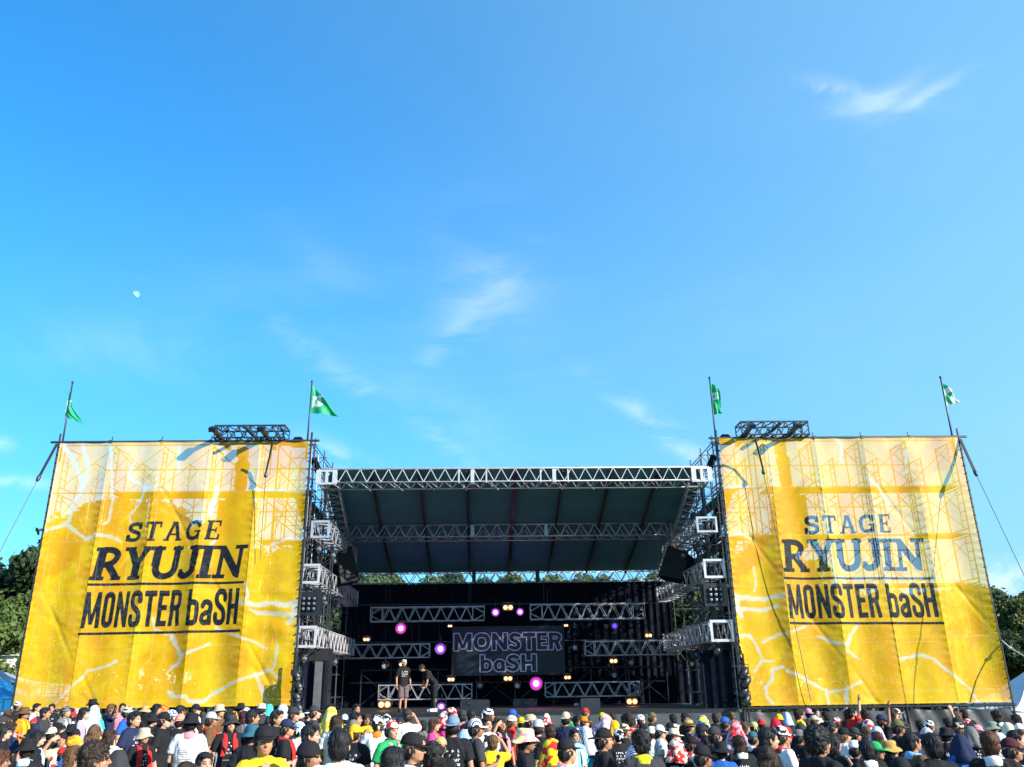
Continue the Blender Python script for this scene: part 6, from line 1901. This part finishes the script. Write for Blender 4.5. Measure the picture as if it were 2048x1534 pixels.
def cw(key):
    a = key.split('+'); return ' and '.join(WORD.get(x, x) for x in a)
HATW = {'bucket': '{} bucket hat', 'fedora': '{} straw hat', 'cap': '{} cap', 'capback': '{} backwards cap', 'beanie': '{} beanie', 'bandana': '{} bandana', 'towel': '{} towel over the head',
        'short': 'short {} hair', 'curly': 'tousled {} hair', 'bob': '{} bob hair', 'long': 'long {} hair'}
PEOPLE = """37,1402,17,bandana,black+white,black,-,R
50,1414,25,bucket,brown,orange,yellow,R
75,1406,22,short,black,white,orange,R
105,1407,20,short,black,black,-,F,print
92,1414,18,short,black,charcoal,-,R
134,1412,21,bandana,navy+grey,grey,lightgrey,R
187,1398,17,bucket,black,black,-,R
170,1414,20,long,black,lavender,white,R
190,1411,27,towel,cyan+white,cyan,-,A
224,1407,18,short,brown,navy,-,R,shade
246,1406,18,short,black,pink,-,F
218,1421,20,bucket,charcoal,red,-,R
258,1413,20,bandana,black+white,blue,magenta,R
270,1422,27,short,black,navy,-,R
292,1412,22,bucket,tan,black,-,A
315,1407,20,bob,black,charcoal,-,R
330,1409,16,towel,red+orange,blue,-,A
306,1427,28,bucket,black,black,-,R
330,1424,22,cap,black,black,-,R
290,1456,38,bucket,beige,black,red,F
325,1443,34,bucket,black,black,-,A,print
190,1451,27,long,brown,black,-,A
220,1457,27,long,darkbrown,white,-,A
195,1479,52,curly,darkbrown,white,-,R
58,1477,48,bucket,black,black,skyblue+white,A
130,1494,24,cap,red,black,pink+white,R
345,1419,20,bandana,blue+white,grey,-,R
361,1410,19,short,black,black,-,A
393,1408,22,cap,black,white,-,R
361,1428,20,capback,salmon,black,-,A,shade
384,1426,40,bucket,black,white,pink,A,lines
440,1409,26,bucket,sand,brown,-,R
424,1424,21,cap,lightgrey,brown,red,R
458,1417,26,bucket,black,charcoal,-,R
463,1430,36,bucket,charcoal,black,red,F
483,1406,16,bucket,black,black,-,R
494,1415,16,towel,white,white,-,A
506,1418,21,short,black,black,white,R
490,1421,19,bob,maroon,grey,-,A
524,1406,19,beanie,cream,black,-,A
539,1408,16,towel,turquoise,turquoise,-,A
566,1408,20,towel,blue+white,lime,-,A
523,1433,32,bucket,charcoal,black,-,A
505,1449,44,bucket,teal,black,-,A
531,1451,40,cap,black,yellow,-,F,chest
556,1457,30,bucket,coral,blue,-,A
543,1433,22,cap,charcoal,brown,-,R
555,1419,22,short,darkbrown,black,-,R
575,1438,25,cap,navy,black,red,R,print
588,1414,22,cap,charcoal,black,-,R
584,1430,20,capback,sand,red,-,A
600,1424,19,capback,beige,magenta,-,A
600,1443,24,bandana,white+skyblue,white,-,A
617,1419,24,fedora,black,black,-,R
630,1411,19,cap,charcoal,charcoal,-,R
663,1414,23,towel,paleyellow+yellow,yellow,-,A
673,1429,24,bob,darkbrown,white,black+white,A
622,1448,30,short,black,charcoal,-,R
620,1481,44,beanie,black,yellow,orange+yellow,R
680,1455,44,short,black,white,-,A
663,1407,15,short,black,black,-,R
713,1407,15,short,black,black,-,F
712,1423,20,short,black,black,-,R
733,1426,20,bob,darkbrown,yellow,-,F,chest
711,1448,27,bandana,orange+yellow,black,-,A,print
706,1440,22,capback,grey,charcoal,-,A
755,1430,24,bandana,black+white,white,orange,A
774,1428,20,towel,white+black,black,-,A
784,1441,27,capback,red+white,green,pink,F
815,1418,19,cap,charcoal,white,-,A,shade
806,1452,30,bucket,navy,blue,-,A
825,1465,42,cap,black,black,purple+white,R
786,1491,46,bob,black,black,-,A
846,1440,20,curly,black,grey,-,A
868,1437,22,bob,auburn,magenta,orange,R
889,1423,22,towel,red+white,magenta,-,A
904,1415,18,bandana,white+red,black,-,R
925,1420,18,cap,charcoal,pink,-,A
906,1431,28,capback,denim,black,-,A,print
951,1437,27,cap,navy+white,charcoal,-,R
973,1433,22,short,darkbrown,white,black+white,F
880,1474,30,capback,tan,black,-,A
866,1481,46,curly,black,orange,-,A
930,1459,34,towel,pink+skyblue,navy,-,A
977,1416,20,bandana,black+white,black,-,R
1003,1436,22,bob,darkbrown,black,pink,F,shade
985,1468,26,short,brown,yellow,-,A,shade
943,1418,18,short,black,black,-,A
843,1470,26,bob,darkbrown,black,-,F
1025,1419,17,cap,blue,black,-,R
1024,1430,20,bandana,salmon+white,red,-,R
1051,1457,52,bucket,pink+paleyellow,black,-,R,print
1061,1429,22,capback,sand,black,-,R
1076,1438,25,beanie,lightgrey,black,-,A
1092,1427,18,towel,red+white,red,-,A
1100,1447,24,short,darkbrown,black,-,A
1129,1444,30,fedora,tan,pink,white,R
1148,1457,23,short,black,skyblue,white,F
1103,1477,46,towel,yellow+red,yellow,-,A
1133,1477,36,cap,black,yellow,pink+white,R
1131,1424,20,capback,beige,navy,-,A
1171,1416,14,cap,red,black,-,R
1168,1433,18,cap,orange,blue,-,R
1170,1452,28,towel,navy+white,cyan,-,A
1210,1430,23,towel,white+pink,skyblue,-,A
1205,1456,33,capback,black,black,-,R,redprint
1225,1426,18,curly,darkbrown,charcoal,-,A
1229,1441,19,towel,orange+yellow,orange,-,A
1236,1457,24,bandana,white+black,black,-,A,print
1249,1447,22,cap,charcoal+beige,black,-,R
1280,1457,40,curly,black,charcoal,lime+yellow,A
1302,1452,23,beanie,cream,white,-,A,shade
1287,1447,20,cap,black,black,-,R
1319,1450,22,cap,white,lightgrey,-,R
1271,1488,44,towel,blue+white,black,-,A
1340,1445,18,cap,black,black,-,R
1348,1457,23,cap,cream,black,-,R
1352,1476,29,towel,red+cream,black,-,A,print
1370,1425,18,cap,black,black,-,R
1377,1440,32,fedora,camel,black,-,R
1404,1431,26,towel,blue+yellow,white,-,A
1430,1425,17,short,darkbrown,black,-,A
1449,1434,20,cap,blue,navy,-,R
1463,1423,14,short,brown,brown,-,A
1428,1453,28,cap,charcoal,charcoal,-,R
1404,1447,25,short,black,black,magenta,R
1470,1442,27,towel,red+pink,lavender,-,A
1490,1443,21,bob,brown,white,-,R
1506,1443,20,bandana,black+paleyellow,black,-,A
1505,1463,22,cap,teal,black,white,R
1522,1438,17,capback,red,black,-,A
1550,1436,24,towel,crimson,crimson,-,A
1557,1428,18,capback,yellow,red,-,A
1572,1425,19,towel,lightblue,navy,-,A
1534,1454,33,short,black,black,-,R
1561,1452,30,cap,black+white,white,red,R
1532,1490,42,long,darkbrown,black,-,A
1477,1469,31,bob,darkbrown,black,white,A,crown
1403,1490,36,cap,black,lime,red,R
1383,1472,25,cap,black,white,red,R
1411,1470,25,bob,black,charcoal,-,A
1598,1459,25,cap,grey,black,-,R
1600,1446,24,towel,charcoal,black,-,A
1628,1431,18,cap,beige,white,-,R
1632,1447,48,curly,black,black,-,R,crownsmall
1663,1464,35,bob,black,black,-,R,chest
1663,1443,20,cap,charcoal,black,-,R
1673,1435,17,bandana,white+red,red,-,R
1686,1455,25,cap,black,white,-,R
1702,1414,17,short,black,red,-,R,raise
1440,1483,38,bucket,black,blue,-,A
1731,1452,23,bob,brown,charcoal,-,A
1734,1439,18,towel,red+white,black,-,A
1761,1429,20,cap,navy,black,-,R,raise
1752,1453,24,towel,blue+white,blue,-,A
1753,1462,21,bob,auburn,black,-,A
1794,1439,24,cap,olive,black,-,R
1857,1440,19,bandana,black+white,black,-,R
1838,1440,18,short,black,black,-,A
1893,1435,18,short,black,black,-,A,raise
1917,1445,23,cap,sand+black,black,yellow,R
1852,1455,20,towel,white+navy,white,-,A
1821,1462,31,short,black,brown,skyblue,R
1859,1464,38,short,black,black,-,A,print
1778,1481,44,bucket,mustard,black,-,R
1749,1483,28,cap,green,black,-,F,print
1799,1515,44,capback,black,black,-,A
1917,1469,38,towel,navy,blue,-,A,print
1954,1450,21,cap,pink,white,-,R
1982,1443,30,bucket,sage,white,-,R
1975,1460,37,short,auburn,black,white,A,crown
2018,1476,36,cap,maroon,black,skyblue+white,R
2037,1447,22,cap,white,white,-,R
2028,1459,28,short,black,charcoal,-,R
2014,1445,20,towel,cream,sand,-,A
1708,1455,23,cap,charcoal,charcoal,-,R
1708,1481,30,cap,white,black,-,R
1889,1455,24,bucket,black,black,-,A,crown
1939,1453,24,towel,grey,black,-,A
1997,1465,24,beanie,white,white,-,A
1730,1479,32,short,black,black,white,A
"""
rows = []
for ln_ in PEOPLE.strip().splitlines():
    a = ln_.split(',')
    rows.append(dict(px=float(a[0]), py=float(a[1]), w=float(a[2]), hat=a[3], hcol=a[4], shirt=a[5], towel=None if a[6] == '-' else a[6], face=a[7], ex=a[8] if len(a) > 8 else None))
RW = dict(bucket=.30, fedora=.30, towel=.24, cap=.185, capback=.185, short=.18, bob=.2, long=.2, curly=.21, beanie=.195, bandana=.19)
TOPH = dict(bucket=1.75, fedora=1.76, towel=1.75, cap=1.74, capback=1.74, short=1.735, bob=1.735, long=1.735, curly=1.75, beanie=1.75, bandana=1.74)
placed = []
def solve(r):
    d = ray(r['px'], r['py']); zc = FPX*RW[r['hat']]/r['w']
    D = d.y*zc; k = -d.z/d.y
    if r['ex'] != 'raise' and k > 0: D = min(max(D, .31/k), .70/k)
    D = min(max(D, 5.5), 27.6)
    P = CO+d*(D/d.y)
    s = P.z/TOPH[r['hat']]
    return P, s
for r in rows:
    P, s = solve(r); r['P'] = P; r['s'] = max(.80, min(1.14, s))
    placed.append(r)
rf = random.Random(99)
def far_enough(x, y, lim):
    return all((x-q['P'].x)**2+(y-q['P'].y)**2 > lim*lim for q in placed)
def push_apart():
    for it in range(60):
        for i, a in enumerate(placed):
            for b in placed[i+1:]:
                dx, dy = b['P'].x-a['P'].x, b['P'].y-a['P'].y; dd = math.hypot(dx, dy)
                if dd < .46:
                    # slide along the line of sight so that each head stays where the photo shows it
                    mv = (.48-dd)*.5
                    far_, near_ = (b, a) if b['P'].y >= a['P'].y else (a, b)
                    for q, sgn in ((far_, 1), (near_, -1)):
                        v = q['P']-CO; f = 1+sgn*mv/v.length*.8
                        if 5.3 < (v*f).y < 27.8: q['P'] = CO+v*f
push_apart()
for r in placed: r['s'] = max(.80, min(1.16, r['P'].z/TOPH[r['hat']]))
# the rest of the crowd, between and behind those picked out above
FILL_HAT = ['short']*9+['bob']*5+['cap']*6+['capback']*2+['bucket']*4+['towel']*2+['long']*2+['curly']*2+['beanie']+['bandana']*2+['fedora']
tries = 0
NTOTAL = 296
while len(placed) < NTOTAL and tries < 20000:
    tries += 1
    D = 7.0+20.6*rf.random()**.75
    px = rf.uniform(-25, 2073)
    d = ray(px, 1440); x = CO.x+d.x/d.y*D
    if not far_enough(x, D, .50): continue
    hat = rf.choice(FILL_HAT)
    hcol = rf.choice(['black']*5+['darkbrown']*3+['brown', 'auburn']) if hat in ('short', 'bob', 'long', 'curly') else rf.choice(['black']*5+['charcoal']*3+['navy', 'navy', 'white', 'cream', 'beige', 'olive', 'red', 'blue', 'grey', 'yellow', 'pink', 'white+navy', 'yellow+orange', 'skyblue+white', 'red+white'])
    if hat == 'fedora': hcol = rf.choice(['tan', 'camel', 'beige'])
    shirt = rf.choice(['black']*14+['charcoal']*3+['white']*3+['navy']*2+['grey', 'red', 'blue', 'yellow', 'green', 'pink', 'olive', 'orange', 'lavender', 'sand'])
    towel = rf.choice([None]*10+['red', 'white', 'yellow', 'black+white', 'skyblue+white', 'orange', 'pink', 'white+red'])
    s = rf.uniform(.86, .985)
    # keep fillers from standing in front of somebody picked out above
    zt0 = s*TOPH[hat]
    vq = Vector((x, D, zt0))-CO; sy_ = 767-FPX*vq.dot(CU)/vq.dot(CF)
    if sy_ < (1431 if 690 < px < 1000 else 1424 if px < 1560 and px > 600 else 1416): continue
    bad = False
    ang = (zt0-CAMZ)/D
    for q in rows:
        if abs(q['px']-px) < q['w']*.9 and D < q['P'].y+.2:
            aq = (q['P'].z-CAMZ)/q['P'].y
            if ang > aq-.30*.18/ max(D, 1)*6: bad = True; break
    if bad: continue
    placed.append(dict(px=px, py=0, w=20, hat=hat, hcol=hcol, shirt=shirt, towel=towel, face=rf.choice('RRRRAAAAF'), ex=rf.choice([None]*8+['print', 'print', 'shade', 'crown']), P=Vector((x, D, zt0)), s=s, fill=True))

# labels: looks first, then whom they stand beside
def look(r):
    parts_ = [HATW[r['hat']].format(cw(r['hcol']))]
    parts_.append('%s shirt' % cw(r['shirt']))
    if r['towel']: parts_.append('%s towel round the neck' % cw(r['towel']))
    return parts_
def lbl0(r):
    p = look(r); s = 'person with %s, %s' % (p[0], p[1])
    if len(p) > 2: s += ' and ' + p[2]
    return s
def short(r):
    return '%s' % HATW[r['hat']].format(cw(r['hcol']))
EXW = {'print': 'printed', 'crown': 'crown printed', 'lines': 'text printed', 'redprint': 'red printed'}
ACT = {'shade': 'one hand shading the eyes', 'raise': 'one arm raised', 'chest': 'hands at the chest'}
from collections import Counter, defaultdict
for r in placed:
    l = lbl0(r)
    if r['ex'] in EXW: l = l.replace('%s shirt' % cw(r['shirt']), '%s %s shirt' % (EXW[r['ex']], cw(r['shirt'])))
    if r['ex'] in ACT: l += ', ' + ACT[r['ex']]
    r['lab'] = l
def scr(r):
    v = r['P']-CO; z = v.dot(CF); return (1024+FPX*v.dot(CR)/z, 767-FPX*v.dot(CU)/z)
for r in placed: r['sx'], r['sy'] = scr(r)
cnt = Counter(r['lab'] for r in placed)
anchors = [r for r in placed if not r.get('fill') and r['hat'] not in ('short', 'bob', 'long', 'curly')]
hc_ = Counter((r['hat'], r['hcol']) for r in placed)
anch = [r for r in placed if hc_[(r['hat'], r['hcol'])] == 1]
MARKS = [(120, 'below the left end of the left banner'), (250, 'below the STAGE lettering of the left banner'), (400, 'below the middle of the left banner'), (520, 'below the right half of the left banner'), (610, 'below the inner edge of the left banner'), (740, 'before the left wing of the stage'),
         (900, 'before the two performers'), (1030, 'before the outlined sign'), (1130, 'before the right part of the sign'), (1290, 'before the low right truss'), (1420, 'before the right wing of the stage'), (1560, 'below the inner edge of the right banner'), (1700, 'below the left half of the right banner'), (1860, 'below the right half of the right banner'), (9999, 'below the right end of the right banner')]
def mark(r):
    return next(t for x, t in MARKS if r['sx'] < x)
def depth_word(r):
    D = r['P'].y
    return 'near the camera' if D < 10 else 'in mid crowd' if D < 17 else 'far forward in the crowd'
used = Counter()
def trim(s, n=16):
    return ' '.join(s.split()[:n])
def candidates(r):
    base = r['lab']
    yield base if cnt[base] == 1 else None
    sh = 'person with %s' % look(r)[0]
    core = base if len(base.split()) <= 9 else (sh + ', ' + look(r)[1])
    near = sorted((q for q in anch if q is not r), key=lambda q: abs(q['sx']-r['sx'])+2*abs(q['sy']-r['sy']))[:10]
    for q in near:
        rel = 'left of' if r['sx'] < q['sx']-4 else 'right of' if r['sx'] > q['sx']+4 else ('behind' if r['P'].y > q['P'].y else 'in front of')
        yield '%s, %s the %s' % (core, rel, short(q).replace(' over the head', '').replace('short ', ''))
    yield '%s, %s' % (core, mark(r))
    for q in near:
        yield '%s, %s, near the %s' % (sh, look(r)[1], short(q).replace(' over the head', '').replace('short ', ''))
seen = set()
for r in sorted(placed, key=lambda r: (r.get('fill', False), -r['w'])):
    for c in candidates(r):
        if c and len(c.split()) <= 16 and c not in seen: r['label'] = c; break
    else:
        r['label'] = trim(r['lab'])
    seen.add(r['label'])

for r in placed:
    rnd = random.Random(int(r['px']*31+r['P'].y*100))
    face = {'A': rnd.uniform(-.45, .35), 'R': math.radians(rnd.uniform(-105, -62)), 'F': math.radians(rnd.uniform(-165, -130))}[r['face']]
    P = r['P']; s = r['s']
    t = thing('person', r['label'], 'person', (P.x, P.y, 0), 'festival crowd before the stage', face)
    t.scale = (s*1.0, s*1.0, s)
    ex = r['ex']
    pose = ex if ex in ('shade', 'raise', 'chest') else rnd.choice(('down', 'down', 'down', 'phone', 'crossed'))
    prn = ex if ex in EXW or ex == 'crownsmall' else (None if r['shirt'] not in ('black', 'charcoal', 'navy') or rnd.random() > .35 else 'print')
    hair = 'black' if rnd.random() < .7 else rnd.choice(('darkbrown', 'darkbrown', 'brown'))
    dress(t, rnd, r['hat'], r['hcol'], r['shirt'], r['towel'], pose, prn, hair, rnd.choice((0, 0, 1, 1, 2, 3)))

# bags seen on two people
def bag(r, label, m, size, off):
    P = r['P']
    c = Vector((P.x, P.y, 0))+off
    t = thing('sling_bag', label, 'bag', c)
    mb = MB(); mb.box(c, (size[0]/2, 0, 0), (0, size[1]/2, 0), (0, 0, size[2]/2)); o = mb.build('pouch', m, t)
    bv = o.modifiers.new('b', 'BEVEL'); bv.width = .02; bv.segments = 2
    mb = MB(); mb.tube([c+Vector((.0, 0, size[2]/2)), c+Vector((-.16, .0, .25)), c+Vector((-.20, .10, .36))], .012, 5); mb.build('strap', BLACKSTRAP, t)
    block('zip', t, c+Vector((0, -size[1]/2-.002, size[2]*.2)), (size[0]*.8, .006, .008), ALU)
for r in rows:
    if (r['px'], r['py']) == (463, 1430): bag(r, 'black sling bag on the person with glasses and red towel', fabric('black'), (.30, .10, .20), Vector((.12, -.20, 1.02)))
    if (r['px'], r['py']) == (325, 1443): bag(r, 'small red pouch hanging beside the printed black shirt', fabric('red'), (.12, .06, .16), Vector((.12, -.20, .95)))

# ------------------------------------------------------------------ the two performers
def performer(px, D, label, facing, warp, pose, hatless, hair, skin, shorts_col, legs, shoecol, mic, prn_front, hscale):
    c = at(px, 1424, D)
    t = thing('person', label, 'person', (c.x, D, DZ+.004), None, facing)
    t.scale = (hscale, hscale, hscale)
    child('body', body_mesh(pose, warp, .0085), t, [SKIN[skin], EYEM, LIPM])
    sm = shirt_mesh(pose, None, 4, .75)
    pm = print_mesh(sm, 'print', prn_front, 3).copy()
    if warp:
        for me in (sm, pm):
            for v in me.vertices: v.co = warp(v.co)
    so = child('shirt', sm, t, fabric('black')); child('shirt_print', pm, so, PRINTW)['kind'] = 'stuff'
    child('shorts', trousers_mesh(False, warp), t, fabric(shorts_col))
    if legs: child('leggings', trousers_mesh(True, warp), t, fabric(legs), Matrix.Diagonal((.93, .93, .97, 1)))
    for s in (-1, 1): child('shoe', SHOE, t, fabric(shoecol), Matrix.Translation((s*.105, .01, 0)) @ Matrix.Rotation(-s*.15, 4, 'Z') @ Matrix.Scale(1.12, 4))
    hm = hair_mesh('short' if hatless else 'curly')
    if warp:
        for v in hm.vertices: v.co = warp(v.co)
    child('hair', hm, t, fabric(hair, 'hair'))
    return t
def rotp(t, p): return t.location+Matrix.Rotation(t.rotation_euler.z, 3, 'Z') @ (Vector(p)*t.scale.x)
b1 = performer(805, 31.0, 'blond performer in black printed T-shirt and brown shorts standing on the stage', math.radians(-155), None, 'down', True, 'cream', 1, 'taupe', None, 'charcoal', False, False, 1.0)
lw = lean_warp(.72)
b2 = performer(867, 31.0, 'dark haired performer bent forward in black shirt and white sneakers on the stage', math.radians(112), lw, 'lean', True, 'black', 1, 'black', 'charcoal', 'white', True, True, 1.0)
hp_ = lw(Vector((.20, .42, .88)))
mp_ = rotp(b2, hp_)
t = thing('microphone', 'black hand microphone held by the bent performer', 'microphone', mp_)
mb = MB(); mb.tube([mp_+Vector((.01, -.02, .06)), mp_+Vector((0, 0, -.08))], [.018, .012], 10); mb.build('handle', BLACKM, t, smooth=True)
mb = MB(); mb.lathe(mp_+Vector((.01, -.02, .085)), [(.001, -.03), (.026, -.01), (.028, .008), (.018, .026), (.001, .03)], n=12); mb.build('mesh_head', STEEL, t, smooth=True)
